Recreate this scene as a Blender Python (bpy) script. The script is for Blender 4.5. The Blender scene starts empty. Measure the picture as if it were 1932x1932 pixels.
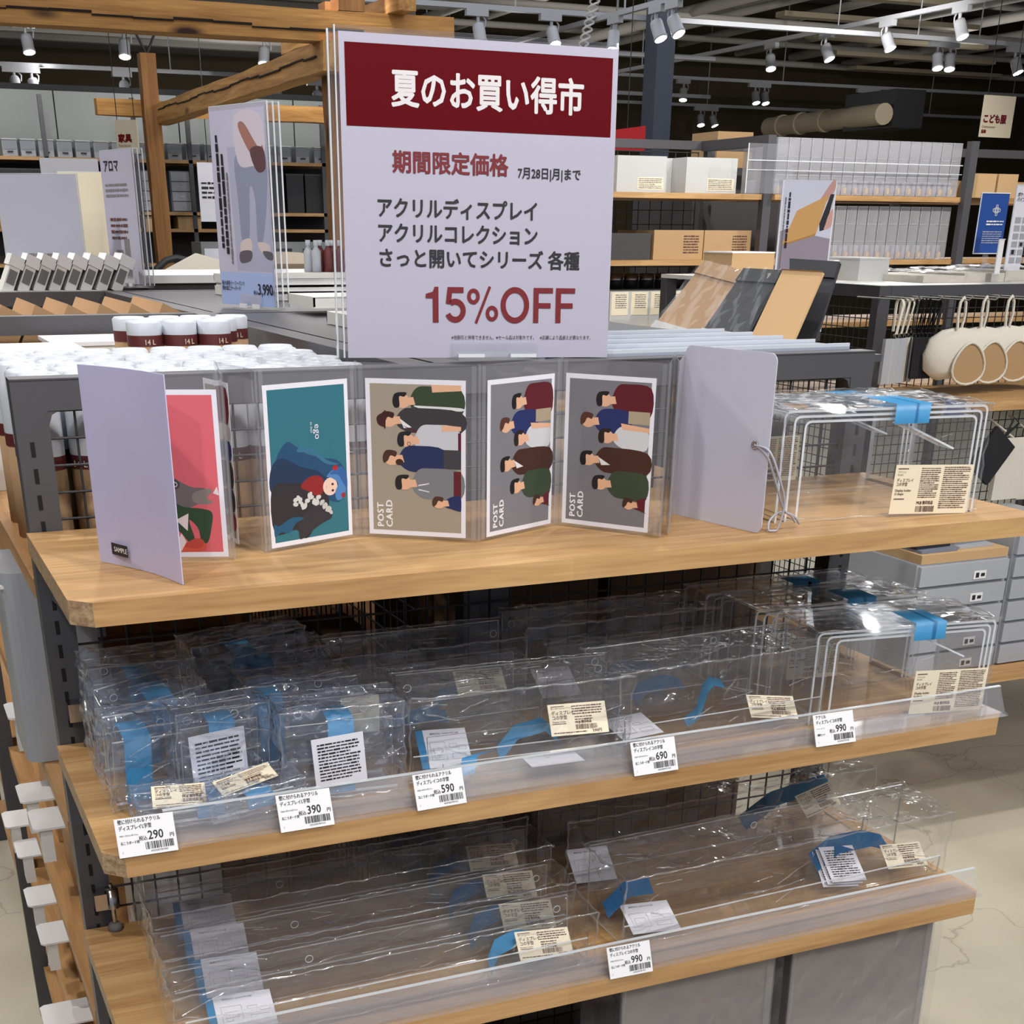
import bpy, math, random
from mathutils import Vector, Matrix
S = bpy.context.scene; COL = S.collection
R_ = math.radians; PI = math.pi
# ---------------------------------------------------------------- camera (crop of a larger frame: hence the shift)
CP = Vector((-0.127, -1.4647, 1.4855)); FP, PX, PY = 2522.14, 903.54, 1680.38
YAW, PIT, ROL = -0.4074031, -0.45924287, 0.00539975
cf = Vector((-math.sin(YAW) * math.cos(PIT), math.cos(YAW) * math.cos(PIT), math.sin(PIT)))
_r = Vector((math.cos(YAW), math.sin(YAW), 0)); _u = _r.cross(cf)
cr = _r * math.cos(ROL) + _u * math.sin(ROL); cu = -_r * math.sin(ROL) + _u * math.cos(ROL)
cam = bpy.data.objects.new('camera', bpy.data.cameras.new('camera')); COL.objects.link(cam)
cam.matrix_world = Matrix(((cr.x, cu.x, -cf.x, CP.x), (cr.y, cu.y, -cf.y, CP.y), (cr.z, cu.z, -cf.z, CP.z), (0, 0, 0, 1)))
cam.data.sensor_width = 36; cam.data.lens = FP / 1932 * 36
cam.data.shift_x = (966 - PX) / 1932; cam.data.shift_y = (PY - 966) / 1932
cam.data.clip_start = 0.05; cam.data.clip_end = 100
S.camera = cam
def at(px, py, x=None, y=None, z=None):
    """where the sight line through a pixel of the photograph meets a plane of the room"""
    d = cf + cr * ((px - PX) / FP) - cu * ((py - PY) / FP)
    t = (x - CP.x) / d.x if x is not None else (y - CP.y) / d.y if y is not None else (z - CP.z) / d.z
    return CP + d * t
# ---------------------------------------------------------------- world, exposure
w = bpy.data.worlds.new('world'); S.world = w; w.use_nodes = True
bg = w.node_tree.nodes['Background']; bg.inputs[0].default_value = (0.80, 0.84, 1.0, 1); bg.inputs[1].default_value = 0.33
S.view_settings.view_transform = 'Standard'; S.view_settings.look = 'None'
S.view_settings.exposure = 0.0; S.view_settings.gamma = 1.0; S.view_settings.use_curve_mapping = False
S.cycles.max_bounces = 5; S.cycles.transparent_max_bounces = 32; S.cycles.diffuse_bounces = 2; S.cycles.glossy_bounces = 2
S.cycles.transmission_bounces = 4; S.cycles.caustics_reflective = False; S.cycles.caustics_refractive = False
S.cycles.sample_clamp_indirect = 4; S.cycles.use_adaptive_sampling = True; S.cycles.adaptive_threshold = 0.12
random.seed(7)
# ---------------------------------------------------------------- materials
def lin(c):
    return tuple((v / 255 / 12.92 if v / 255 <= 0.04045 else ((v / 255 + 0.055) / 1.055) ** 2.4) for v in c)
def new(name):
    m = bpy.data.materials.new(name); m.use_nodes = True; nt = m.node_tree
    return m, nt, nt.nodes, nt.links, nt.nodes['Principled BSDF']
def pm(name, rgb, rough=0.5, metal=0.0, spec=0.5, trans=0.0, noise=0.0, nscale=20.0, bump=0.0, bscale=60.0, emit=0.0, coat=0.0):
    m, nt, N, L, b = new(name); c = lin(rgb)
    b.inputs['Base Color'].default_value = (*c, 1); b.inputs['Roughness'].default_value = rough
    b.inputs['Metallic'].default_value = metal; b.inputs['Specular IOR Level'].default_value = spec
    b.inputs['Coat Weight'].default_value = coat; b.inputs['Coat Roughness'].default_value = 0.05
    tc = N.new('ShaderNodeTexCoord')
    if noise:
        n = N.new('ShaderNodeTexNoise'); n.inputs['Scale'].default_value = nscale; n.inputs['Detail'].default_value = 5
        L.new(tc.outputs['Object'], n.inputs['Vector'])
        mx = N.new('ShaderNodeMix'); mx.data_type = 'RGBA'
        mx.inputs[6].default_value = (*[v * (1 - noise) for v in c], 1); mx.inputs[7].default_value = (*[min(1, v * (1 + noise)) for v in c], 1)
        L.new(n.outputs[0], mx.inputs[0]); L.new(mx.outputs[2], b.inputs['Base Color'])
    if bump:
        n = N.new('ShaderNodeTexNoise'); n.inputs['Scale'].default_value = bscale; n.inputs['Detail'].default_value = 3
        L.new(tc.outputs['Object'], n.inputs['Vector'])
        bp = N.new('ShaderNodeBump'); bp.inputs['Strength'].default_value = bump; bp.inputs['Distance'].default_value = 0.004
        L.new(n.outputs[0], bp.inputs['Height']); L.new(bp.outputs[0], b.inputs['Normal'])
    if emit:
        b.inputs['Emission Color'].default_value = (1, 0.97, 0.92, 1); b.inputs['Emission Strength'].default_value = emit
    if trans:
        t = N.new('ShaderNodeBsdfTranslucent'); t.inputs[0].default_value = (*c, 1)
        ms = N.new('ShaderNodeMixShader'); ms.inputs[0].default_value = trans
        L.new(b.outputs[0], ms.inputs[1]); L.new(t.outputs[0], ms.inputs[2]); L.new(ms.outputs[0], N['Material Output'].inputs[0])
    return m
def wood(name, dark, light, axis='X', scale=1.0, rough=0.45, knots=0.0, bump=0.12, staves=False):
    m, nt, N, L, b = new(name); b.inputs['Roughness'].default_value = rough
    tc = N.new('ShaderNodeTexCoord'); mp = N.new('ShaderNodeMapping')
    st = {'X': (0.9, 14, 14), 'Y': (14, 0.9, 14), 'Z': (14, 14, 0.9)}[axis]
    mp.inputs['Scale'].default_value = tuple(v * scale for v in st)
    L.new(tc.outputs['Object'], mp.inputs[0])
    n = N.new('ShaderNodeTexNoise'); n.inputs['Scale'].default_value = 2.2; n.inputs['Detail'].default_value = 7; n.inputs['Distortion'].default_value = 1.2
    L.new(mp.outputs[0], n.inputs['Vector'])
    n2 = N.new('ShaderNodeTexNoise'); n2.inputs['Scale'].default_value = 14; n2.inputs['Detail'].default_value = 4
    L.new(mp.outputs[0], n2.inputs['Vector'])
    ad = N.new('ShaderNodeMath'); ad.operation = 'MULTIPLY_ADD'; ad.inputs[1].default_value = 0.45
    L.new(n2.outputs[0], ad.inputs[0]); L.new(n.outputs[0], ad.inputs[2])
    rp = N.new('ShaderNodeValToRGB'); rp.color_ramp.elements[0].position = 0.45; rp.color_ramp.elements[1].position = 0.95
    rp.color_ramp.elements[0].color = (*lin(dark), 1); rp.color_ramp.elements[1].color = (*lin(light), 1)
    L.new(ad.outputs[0], rp.inputs[0]); out = rp.outputs[0]
    if staves:                               # glued staves, each a little lighter or darker
        br = N.new('ShaderNodeTexBrick'); br.inputs['Scale'].default_value = 1.0; br.inputs['Mortar Size'].default_value = 0.0
        br.inputs['Brick Width'].default_value = 0.31; br.inputs['Row Height'].default_value = 0.043; br.inputs['Bias'].default_value = 0.0
        br.inputs['Color1'].default_value = (0.88, 0.87, 0.86, 1); br.inputs['Color2'].default_value = (1, 1, 1, 1)
        L.new(tc.outputs['Object'], br.inputs['Vector']); ms = N.new('ShaderNodeMix'); ms.data_type = 'RGBA'; ms.blend_type = 'MULTIPLY'; ms.inputs[0].default_value = 1
        L.new(out, ms.inputs[6]); L.new(br.outputs[0], ms.inputs[7]); out = ms.outputs[2]
    if knots:
        v = N.new('ShaderNodeTexVoronoi'); v.inputs['Scale'].default_value = 1.0
        mk = N.new('ShaderNodeMapping'); ks = {'X': (1.6, 5, 5), 'Y': (5, 1.6, 5), 'Z': (5, 5, 1.6)}[axis]; mk.inputs['Scale'].default_value = ks
        L.new(tc.outputs['Object'], mk.inputs[0]); L.new(mk.outputs[0], v.inputs['Vector'])
        rk = N.new('ShaderNodeValToRGB'); rk.color_ramp.elements[0].position = 0.06; rk.color_ramp.elements[1].position = 0.15
        rk.color_ramp.elements[0].color = (*lin((70, 32, 14)), 1); rk.color_ramp.elements[1].color = (1, 1, 1, 1)
        L.new(v.outputs[0], rk.inputs[0])
        mx = N.new('ShaderNodeMix'); mx.data_type = 'RGBA'; mx.blend_type = 'MULTIPLY'; mx.inputs[0].default_value = knots
        L.new(out, mx.inputs[6]); L.new(rk.outputs[0], mx.inputs[7]); out = mx.outputs[2]
    L.new(out, b.inputs['Base Color'])
    bp = N.new('ShaderNodeBump'); bp.inputs['Strength'].default_value = bump; bp.inputs['Distance'].default_value = 0.002
    L.new(ad.outputs[0], bp.inputs['Height']); L.new(bp.outputs[0], b.inputs['Normal'])
    return m
def clear(name, tint=(0.985, 0.99, 0.993), rough=0.03, haze=0.012, ior=1.5, bump=0.0, bscale=40, hazecol=(0.85, 0.88, 0.95), boost=1.0):
    """thin clear plastic: see-through, mirror-like by its Fresnel term, a little milky"""
    m, nt, N, L, b = new(name); N.remove(b)
    tr = N.new('ShaderNodeBsdfTransparent'); tr.inputs[0].default_value = (*tint, 1)
    gl = N.new('ShaderNodeBsdfGlossy'); gl.inputs['Roughness'].default_value = rough; gl.inputs[0].default_value = (1, 1, 1, 1)
    fr = N.new('ShaderNodeFresnel'); ge = N.new('ShaderNodeNewGeometry'); mi = N.new('ShaderNodeMath'); mi.operation = 'MULTIPLY_ADD'
    mi.inputs[1].default_value = 1 / ior - ior; mi.inputs[2].default_value = ior   # same reflectance from either side
    L.new(ge.outputs['Backfacing'], mi.inputs[0]); L.new(mi.outputs[0], fr.inputs[0])
    di = N.new('ShaderNodeBsdfDiffuse'); di.inputs[0].default_value = (*hazecol, 1)
    m1 = N.new('ShaderNodeMixShader'); m1.inputs[0].default_value = haze
    L.new(tr.outputs[0], m1.inputs[1]); L.new(di.outputs[0], m1.inputs[2])
    m2 = N.new('ShaderNodeMixShader'); mu = N.new('ShaderNodeMath'); mu.operation = 'MULTIPLY'; mu.inputs[1].default_value = boost; mu.use_clamp = True
    L.new(fr.outputs[0], mu.inputs[0]); L.new(mu.outputs[0], m2.inputs[0]); L.new(m1.outputs[0], m2.inputs[1]); L.new(gl.outputs[0], m2.inputs[2])
    L.new(m2.outputs[0], N['Material Output'].inputs[0])
    if bump:
        tc = N.new('ShaderNodeTexCoord'); nz = N.new('ShaderNodeTexNoise'); nz.inputs['Scale'].default_value = bscale * 0.8; nz.inputs['Detail'].default_value = 2
        L.new(tc.outputs['Object'], nz.inputs['Vector']); mv = N.new('ShaderNodeMix'); mv.data_type = 'RGBA'; mv.blend_type = 'LINEAR_LIGHT'; mv.inputs[0].default_value = 0.035
        L.new(tc.outputs['Object'], mv.inputs[6]); L.new(nz.outputs[1], mv.inputs[7])
        n = N.new('ShaderNodeTexVoronoi'); n.inputs['Scale'].default_value = bscale; L.new(mv.outputs[2], n.inputs['Vector'])
        bp = N.new('ShaderNodeBump'); bp.inputs['Strength'].default_value = bump; bp.inputs['Distance'].default_value = 0.012
        L.new(n.outputs[0], bp.inputs['Height']); L.new(bp.outputs[0], gl.inputs['Normal']); L.new(bp.outputs[0], fr.inputs['Normal'])
    return m
M = {}
M['oak'] = wood('oak', (164, 122, 74), (208, 168, 116), 'X', 1.3, staves=True)
M['oak_side'] = wood('oak_side', (164, 118, 72), (202, 158, 106), 'Y', 1.3)
M['oak_end'] = wood('oak_end', (128, 96, 68), (206, 176, 140), 'X', 5.0)
M['timber_x'] = wood('timber_x', (136, 90, 38), (206, 154, 88), 'X', 0.5, 0.75, 1.0, 0.7)
M['timber_y'] = wood('timber_y', (146, 98, 48), (214, 164, 100), 'Y', 0.5, 0.75, 1.0, 0.7)
M['timber_z'] = wood('timber_z', (108, 68, 32), (164, 116, 66), 'Z', 0.5, 0.75, 1.0, 0.7)
M['crack'] = pm('crack', (30, 18, 10), 0.9)
M['steel'] = pm('steel', (84, 84, 88), 0.42, 0.25, 0.5, noise=0.04)
M['wire'] = pm('wire', (58, 58, 62), 0.4, 0.3)
M['slot'] = pm('slot', (8, 8, 9), 0.8)
M['chrome'] = pm('chrome', (190, 185, 178), 0.18, 1.0)
M['grey_rubber'] = pm('grey_rubber', (120, 118, 116), 0.7)
M['acrylic'] = clear('acrylic', haze=0.012)
M['edge'] = clear('edge', (0.88, 0.92, 0.95), 0.1, 0.72, hazecol=(0.92, 0.96, 1.0), boost=2.0)  # whitish haze painted in for the light that cut edges catch
M['film'] = clear('film', (0.985, 0.985, 0.99), 0.07, 0.014, 1.45, 0.25, 40, boost=1.0)
M['filmglare'] = clear('film_blue_glare', (0.97, 0.98, 0.995), 0.08, 0.07, 1.45, 0.3, 40, hazecol=(0.62, 0.74, 1.0), boost=1.2)  # blue haze painted into the film for reflected blue light
M['glintseam'] = clear('film_glint', (0.98, 0.985, 0.99), 0.10, 0.05, 1.5, boost=2.2)
M['casehaze'] = clear('case_haze', (0.93, 0.93, 0.94), 0.15, 0.30, 1.45, 0.2, 14, hazecol=(0.75, 0.75, 0.78))
M['film2'] = clear('film2', (0.985, 0.985, 0.99), 0.08, 0.012, 1.45, 0.2, 16, boost=0.9)
M['pocket'] = clear('pocket', (0.97, 0.97, 0.975), 0.12, 0.06, 1.45, 0.2, 14)
M['sleeve'] = clear('sleeve', (0.96, 0.96, 0.97), 0.06, 0.02, 1.5, 0.05, 4)
M['guard'] = clear('guard', (0.97, 0.97, 0.975), 0.12, 0.07, 1.5, 0.05, 6)
M['posterback'] = pm('poster_back', (200, 202, 216), 0.5, trans=0.3)
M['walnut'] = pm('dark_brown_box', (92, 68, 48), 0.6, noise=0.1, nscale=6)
M['frost'] = pm('frost', (222, 220, 250), 0.45, trans=0.3)
M['frost2'] = pm('frost2', (222, 222, 238), 0.5, trans=0.3)
M['pp'] = pm('pp', (226, 228, 228), 0.4, trans=0.35)
M['ppgrey'] = pm('ppgrey', (196, 200, 208), 0.35, trans=0.3)
M['ppdark'] = pm('ppdark', (120, 128, 146), 0.35)
M['ppwhite'] = pm('ppwhite', (232, 230, 226), 0.45)
M['casepane'] = pm('case_pane', (172, 164, 162), 0.35, trans=0.3)
M['lipgrey'] = pm('lip_grey', (200, 206, 216), 0.3)
M['traygrey'] = pm('tray_grey', (158, 166, 182), 0.25)
M['white'] = pm('white', (236, 236, 238), 0.5)
M['paper'] = pm('paper', (230, 230, 240), 0.6)
M['paperclip'] = pm('poster_paper', (178, 176, 194), 0.4, coat=0.1)
M['blueprint'] = pm('poster_blue', (150, 166, 214), 0.4)
M['cream'] = pm('cream', (232, 222, 196), 0.6)
M['ink'] = pm('ink', (28, 28, 34), 0.6)
M['brownink'] = pm('brown_ink', (92, 56, 50), 0.6)
M['greyink'] = pm('grey_ink', (120, 116, 118), 0.6)
M['red'] = pm('sign_red', (92, 3, 14), 0.45, spec=0.08)
M['redink'] = pm('red_ink', (112, 14, 26), 0.5)
M['signwhite'] = pm('sign_white', (216, 212, 214), 0.5)
M['wrapwhite'] = pm('wrap_white', (206, 212, 222), 0.4)
M['liningdark'] = pm('lining_tan', (168, 138, 100), 0.8)
M['tape'] = pm('blue_tape', (74, 158, 214), 0.35, trans=0.3)
M['tapedark'] = pm('blue_tape_deep', (40, 120, 180), 0.35, trans=0.3)
M['kraft'] = pm('kraft', (172, 138, 102), 0.75, noise=0.08, nscale=8)
M['kraftlight'] = pm('kraft_light', (194, 160, 116), 0.7, noise=0.06, nscale=8)
M['cardboard'] = pm('cardboard', (180, 148, 108), 0.8, noise=0.05, nscale=5)
M['maroon'] = pm('maroon', (96, 40, 40), 0.5)
M['blackcard'] = pm('black_card', (40, 42, 48), 0.6)
M['blackcloth'] = pm('black_cloth', (24, 24, 28), 0.85, bump=0.4, bscale=120)
M['creamcloth'] = pm('cream_cloth', (236, 231, 218), 0.8, trans=0.25, bump=0.4, bscale=60)
M['beigecloth'] = pm('beige_cloth', (196, 180, 160), 0.9, noise=0.08, nscale=10, bump=0.4, bscale=30)
M['lampwhite'] = pm('lamp_white', (158, 160, 166), 0.4)
M['lampon'] = pm('lamp_lens', (255, 250, 240), 0.3, emit=14)
M['ceil'] = pm('ceiling_paint', (140, 140, 143), 0.9)
M['joist'] = pm('joist_paint', (186, 182, 176), 0.8)
M['duct'] = pm('duct_metal', (168, 156, 134), 0.6, 0.0)
M['olive'] = pm('olive_wall', (72, 62, 44), 0.9, noise=0.1, nscale=2)
M['darkwall'] = pm('dark_wall', (42, 42, 44), 0.9)
M['panelwall'] = pm('panel_wall', (132, 138, 138), 0.6, noise=0.1, nscale=1.5)
M['column'] = pm('column_paint', (66, 72, 86), 0.6)
M['scarlet'] = pm('scarlet', (196, 30, 40), 0.5)
M['royal'] = pm('royal_blue', (34, 74, 150), 0.4)
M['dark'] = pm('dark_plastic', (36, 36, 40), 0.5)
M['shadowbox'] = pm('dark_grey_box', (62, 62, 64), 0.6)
M['rope'] = pm('cord_grey', (176, 176, 190), 0.5)
M['glassgrey'] = clear('smoke', (0.75, 0.78, 0.8), 0.08, 0.12)
# ---------------------------------------------------------------- geometry helpers
class B:
    def __init__(s): s.v = []; s.f = []; s.m = []; s.mi = 0; s.smooth = []
    def add(s, vs, fs, mi=None, sm=False):
        o = len(s.v); s.v += [tuple(v) for v in vs]; mi = s.mi if mi is None else mi
        for f in fs: s.f.append([i + o for i in f]); s.m.append(mi); s.smooth.append(sm)
        return s
    def box(s, a, b, mi=None, T=None):
        (x0, y0, z0), (x1, y1, z1) = a, b
        vs = [Vector(p) for p in ((x0, y0, z0), (x1, y0, z0), (x1, y1, z0), (x0, y1, z0), (x0, y0, z1), (x1, y0, z1), (x1, y1, z1), (x0, y1, z1))]
        if T: vs = [T @ v for v in vs]
        return s.add(vs, [(0, 3, 2, 1), (4, 5, 6, 7), (0, 1, 5, 4), (1, 2, 6, 5), (2, 3, 7, 6), (3, 0, 4, 7)], mi)
    def prism(s, pts, d, mi=None, side=None):
        """closed outline pts (3-D), pushed along d"""
        n = len(pts); pts = [Vector(p) for p in pts]; d = Vector(d)
        s.add(pts + [p + d for p in pts], [list(range(n))[::-1], [n + i for i in range(n)]], mi)
        return s.add(pts + [p + d for p in pts], [(i, (i + 1) % n, n + (i + 1) % n, n + i) for i in range(n)], mi if side is None else side)
    def tube(s, path, r, n=8, mi=None, cap=True, sm=True):
        path = [Vector(p) for p in path]; rings = []; up = Vector((0, 0, 1)); last = None
        for i, p in enumerate(path):
            t = (path[min(i + 1, len(path) - 1)] - path[max(i - 1, 0)]).normalized()
            a = (last - t * last.dot(t)).normalized() if last is not None and (last - t * last.dot(t)).length > 1e-5 else t.cross(up if abs(t.z) < 0.9 else Vector((1, 0, 0))).normalized()
            last = a; b2 = t.cross(a); rr = r[i] if isinstance(r, (list, tuple)) else r
            rings.append([p + a * rr * math.cos(2 * PI * k / n) + b2 * rr * math.sin(2 * PI * k / n) for k in range(n)])
        vs = [v for rg in rings for v in rg]
        fs = [(i * n + k, i * n + (k + 1) % n, (i + 1) * n + (k + 1) % n, (i + 1) * n + k) for i in range(len(path) - 1) for k in range(n)]
        s.add(vs, fs, mi, sm)
        if cap: s.add(rings[0], [list(range(n))], mi); s.add(rings[-1], [list(range(n))[::-1]], mi)
        return s
    def lathe(s, prof, n=16, c=(0, 0, 0), mi=None, sm=True, T=None):
        c = Vector(c); vs = []
        for r, z in prof: vs += [Vector((r * math.cos(2 * PI * k / n), r * math.sin(2 * PI * k / n), z)) for k in range(n)]
        if T: vs = [T @ v for v in vs]
        vs = [v + c for v in vs]
        fs = [(i * n + k, i * n + (k + 1) % n, (i + 1) * n + (k + 1) % n, (i + 1) * n + k) for i in range(len(prof) - 1) for k in range(n)]
        s.add(vs, fs, mi, sm)
        m_ = len(vs) - n
        if prof[-1][0] > 1e-4: s.add(vs[m_:], [list(range(n))], mi)
        if prof[0][0] > 1e-4: s.add(vs[:n], [list(range(n))[::-1]], mi)
        return s
    def build(s, name, mats, parent=None, loc=None, rot=None, off=None):
        if not isinstance(mats, (list, tuple)): mats = [mats]
        o_ = Vector(off) if off is not None else Vector((0, 0, 0))
        me = bpy.data.meshes.new(name); me.from_pydata([tuple(Vector(v) - o_) for v in s.v], [], s.f)
        for m in mats: me.materials.append(M[m] if isinstance(m, str) else m)
        me.polygons.foreach_set('material_index', s.m); me.polygons.foreach_set('use_smooth', s.smooth); me.update()
        o = bpy.data.objects.new(name, me); COL.objects.link(o)
        if parent: o.parent = parent
        if loc is not None: o.location = loc
        if rot is not None: o.rotation_euler = rot
        return o
def tag(o, label=None, cat=None, group=None, kind=None):
    if label: o['label'] = label
    if cat: o['category'] = cat
    if group: o['group'] = group
    if kind: o['kind'] = kind
    return o
def thing(name, label, cat, loc=(0, 0, 0), rz=0.0, group=None, rot=None):
    o = bpy.data.objects.new(name, None); COL.objects.link(o); o.empty_display_size = 0.05
    o.location = loc; o.rotation_euler = rot if rot else (0, 0, rz)
    return tag(o, label, cat, group)
def copy_tree(o, parent=None):
    c = o.copy(); COL.objects.link(c)
    if parent: c.parent = parent
    for ch in list(o.children): copy_tree(ch, c)
    return c
def place(o, loc, rot=None, label=None):
    o.location = loc
    if rot is not None: o.rotation_euler = rot
    if label: o['label'] = label
    return o
_txt = {}
def text_mesh(body, size, bold=0.0, mat='ink', align='LEFT', space=1.0, sx=1.0, line=1.0):
    key = (body, size, bold, mat, align, space, sx, line)
    if key in _txt: return _txt[key]
    c = bpy.data.curves.new('t', 'FONT'); c.body = body; c.size = size; c.resolution_u = 2
    c.align_x = align; c.align_y = 'TOP_BASELINE'; c.space_character = space; c.space_line = line
    o = bpy.data.objects.new('t', c); COL.objects.link(o); bpy.context.view_layer.update()
    me = bpy.data.meshes.new_from_object(o.evaluated_get(bpy.context.evaluated_depsgraph_get()))
    bpy.data.objects.remove(o); bpy.data.curves.remove(c)
    for v in me.vertices: v.co.x *= sx
    if bold:                                # heavier strokes: the same outlines stacked a hair apart
        V_ = [v.co.copy() for v in me.vertices]; F_ = [list(p.vertices) for p in me.polygons]; vs = []; fs = []
        for q in ([(0, 0), (1, 0), (-1, 0), (0, 1), (0, -1), (.7, .7), (-.7, .7), (.7, -.7), (-.7, -.7)] if size > 0.01 else [(-.8, 0), (.8, 0), (0, .8)]):
            o_ = len(vs); vs += [v + Vector((q[0] * bold, q[1] * bold, 0.00001 * (o_ // max(1, len(V_))))) for v in V_]; fs += [[i + o_ for i in f] for f in F_]
        me = bpy.data.meshes.new('t'); me.from_pydata(vs, [], fs)
    me.materials.clear(); me.materials.append(M[mat]); me.name = 'lettering'; _txt[key] = me
    return me
def text(parent, body, size, pos, mat='ink', bold=0.0, align='LEFT', space=1.0, sx=1.0, name='lettering', rot=(PI / 2, 0, 0), line=1.0):
    """flat lettering, by default upright and read from -y"""
    o = bpy.data.objects.new(name, text_mesh(body, size, bold, mat, align, space, sx, line)); COL.objects.link(o)
    o.parent = parent; o.location = pos; o.rotation_euler = rot
    return o
ORD = ['first', 'second', 'third', 'fourth', 'fifth', 'sixth', 'seventh', 'eighth', 'ninth', 'tenth', 'eleventh', 'twelfth', 'thirteenth', 'fourteenth', 'fifteenth', 'sixteenth', 'seventeenth', 'eighteenth', 'nineteenth', 'twentieth', 'twenty-first', 'twenty-second']
def fine_lines(x0, x1, z0, z1, n, y=0.0, th=0.45, rnd=None, plane='xz'):
    """rows of tiny print too small to read"""
    b = B(); rnd = rnd or random; st = (z1 - z0) / n
    for i in range(n):
        z = z1 - (i + 0.5) * st; x = x0
        e = x1 - (x1 - x0) * (0.35 * rnd.random() if i % 4 == 3 else 0.05 * rnd.random())
        while x < e:
            wd = st * (0.6 + 1.6 * rnd.random()); xe = min(x + wd, e); h = st * th * (0.7 + 0.5 * rnd.random()) / 2
            b.add([(x, y, z - h), (xe, y, z - h), (xe, y, z + h), (x, y, z + h)], [(0, 1, 2, 3)]); x = xe + st * 0.22
    return b
def barcode(x0, x1, z0, z1, y=0.0, seed=1):
    b = B(); r = random.Random(seed); x = x0; u = (x1 - x0) / 60
    while x < x1 - u:
        wd = u * r.choice((0.7, 1, 1.6, 2.2)); b.add([(x, y, z0), (x + wd, y, z0), (x + wd, y, z1), (x, y, z1)], [(0, 1, 2, 3)]); x += wd + u * r.choice((0.8, 1, 1.8))
    return b
# ================================================================ THE SETTING
def struct(o): o['kind'] = 'structure'; return o
def floor_mat():
    m, nt, N, L, b = new('polished_concrete'); b.inputs['Roughness'].default_value = 0.42
    tc = N.new('ShaderNodeTexCoord')
    n = N.new('ShaderNodeTexNoise'); n.inputs['Scale'].default_value = 1.6; n.inputs['Detail'].default_value = 8; L.new(tc.outputs['Object'], n.inputs['Vector'])
    rp = N.new('ShaderNodeValToRGB'); rp.color_ramp.elements[0].position = 0.3; rp.color_ramp.elements[1].position = 0.7
    rp.color_ramp.elements[0].color = (*lin((184, 177, 158)), 1); rp.color_ramp.elements[1].color = (*lin((212, 206, 186)), 1); L.new(n.outputs[0], rp.inputs[0])
    nd = N.new('ShaderNodeTexNoise'); nd.inputs['Scale'].default_value = 3.0; nd.inputs['Detail'].default_value = 6; L.new(tc.outputs['Object'], nd.inputs['Vector'])
    mx = N.new('ShaderNodeMix'); mx.data_type = 'RGBA'; mx.blend_type = 'LINEAR_LIGHT'; mx.inputs[0].default_value = 0.22
    L.new(tc.outputs['Object'], mx.inputs[6]); L.new(nd.outputs[1], mx.inputs[7])
    v = N.new('ShaderNodeTexVoronoi'); v.feature = 'DISTANCE_TO_EDGE'; v.inputs['Scale'].default_value = 1.1; L.new(mx.outputs[2], v.inputs['Vector'])
    rc = N.new('ShaderNodeValToRGB'); rc.color_ramp.elements[0].position = 0.0; rc.color_ramp.elements[1].position = 0.0045
    rc.color_ramp.elements[0].color = (0.45, 0.42, 0.38, 1); rc.color_ramp.elements[1].color = (1, 1, 1, 1); L.new(v.outputs[0], rc.inputs[0])
    mm = N.new('ShaderNodeMix'); mm.data_type = 'RGBA'; mm.blend_type = 'MULTIPLY'; mm.inputs[0].default_value = 0.6
    L.new(rp.outputs[0], mm.inputs[6]); L.new(rc.outputs[0], mm.inputs[7]); L.new(mm.outputs[2], b.inputs['Base Color'])
    return m
struct(B().box((-5, -4, -0.1), (15, 15, 0)).build('floor', floor_mat()))
ceil = struct(B().box((-5, -4, 4.0), (15, 15, 4.1)).build('ceiling', 'ceil'))
struct(B().box((-5, 14.9, 0), (15, 15, 4)).build('wall_back', 'olive'))
struct(B().box((14.9, -4, 0), (15, 15, 4)).build('wall_right', 'olive'))
struct(B().box((-5, -4, 0), (-4.9, 15, 4)).build('wall_left', 'darkwall'))
# grey panelled partition behind the wall shelving at the left
part = struct(B().box((-3.0, 9.95, 0), (5.0, 10.05, 2.40)).build('wall_rear', 'darkwall'))
for i in range(9):
    x = -2.98 + i * 0.885
    B().box((x, 9.925, 0.02), (x + 0.875, 9.95, 2.36)).build('panel', 'panelwall', part)
# ceiling joists, pipes and ducts
B().box((-5, 2.6, 3.12), (4.6, 15, 3.16)).build('ceiling_panel', 'ceil', ceil)
rj = random.Random(3)
for i in range(16):
    y = 3.0 + i * 0.72
    B().box((-5, y, 3.05 + 0.02 * (i % 2)), (4.6, y + 0.10, 3.12)).build('joist', 'joist', ceil)
for i in range(12):
    x = 4.5 + i * 0.8; z = 3.2 + rj.random() * 0.35
    B().tube([(x, 0, z), (x + 0.2, 15, z)], 0.03 + 0.02 * rj.random(), 8).build('pipe', 'joist', ceil)
for i in range(12):
    y = 4.2 + i * 0.9; z = 3.1 + rj.random() * 0.5
    B().tube([(4.7, y, z), (15, y + 0.25, z)], 0.022 + 0.02 * rj.random(), 8).build('pipe', 'joist' if i % 3 else 'duct', ceil)
for i in range(8):
    y = 6 + i * 1.1; x = 3.5 + i * 1.1
    B().box((x, y, 3.2), (x + 2.2, y + 0.14, 3.24)).build('cable_tray', 'duct', ceil)
p0, p1 = at(1450, 240, y=12.0), at(1668, 215, y=9.5)
d_ = B().tube([p0, p1], 0.085, 14); bd = B()
for k in (0.12, 0.3, 0.52):
    q = p0.lerp(p1, k); bd.tube([q, q + (p1 - p0).normalized() * 0.07], 0.098, 14)
dd = d_.build('duct', 'duct', ceil); bd.build('duct_band', 'duct', dd)
a = at(1682, 240, y=9.5); b_ = at(1748, 170, y=9.5)
B().box((a.x, 9.5, a.z), (b_.x, 10.2, b_.z)).build('air_unit', 'dark', ceil)
# square column
c0 = at(1237, 150, y=8.2); c1 = at(1270, 150, y=8.2)
struct(B().box((c0.x, 8.2, 0), (c1.x, 8.38, 4.0)).build('trim_1', 'column'))
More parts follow.
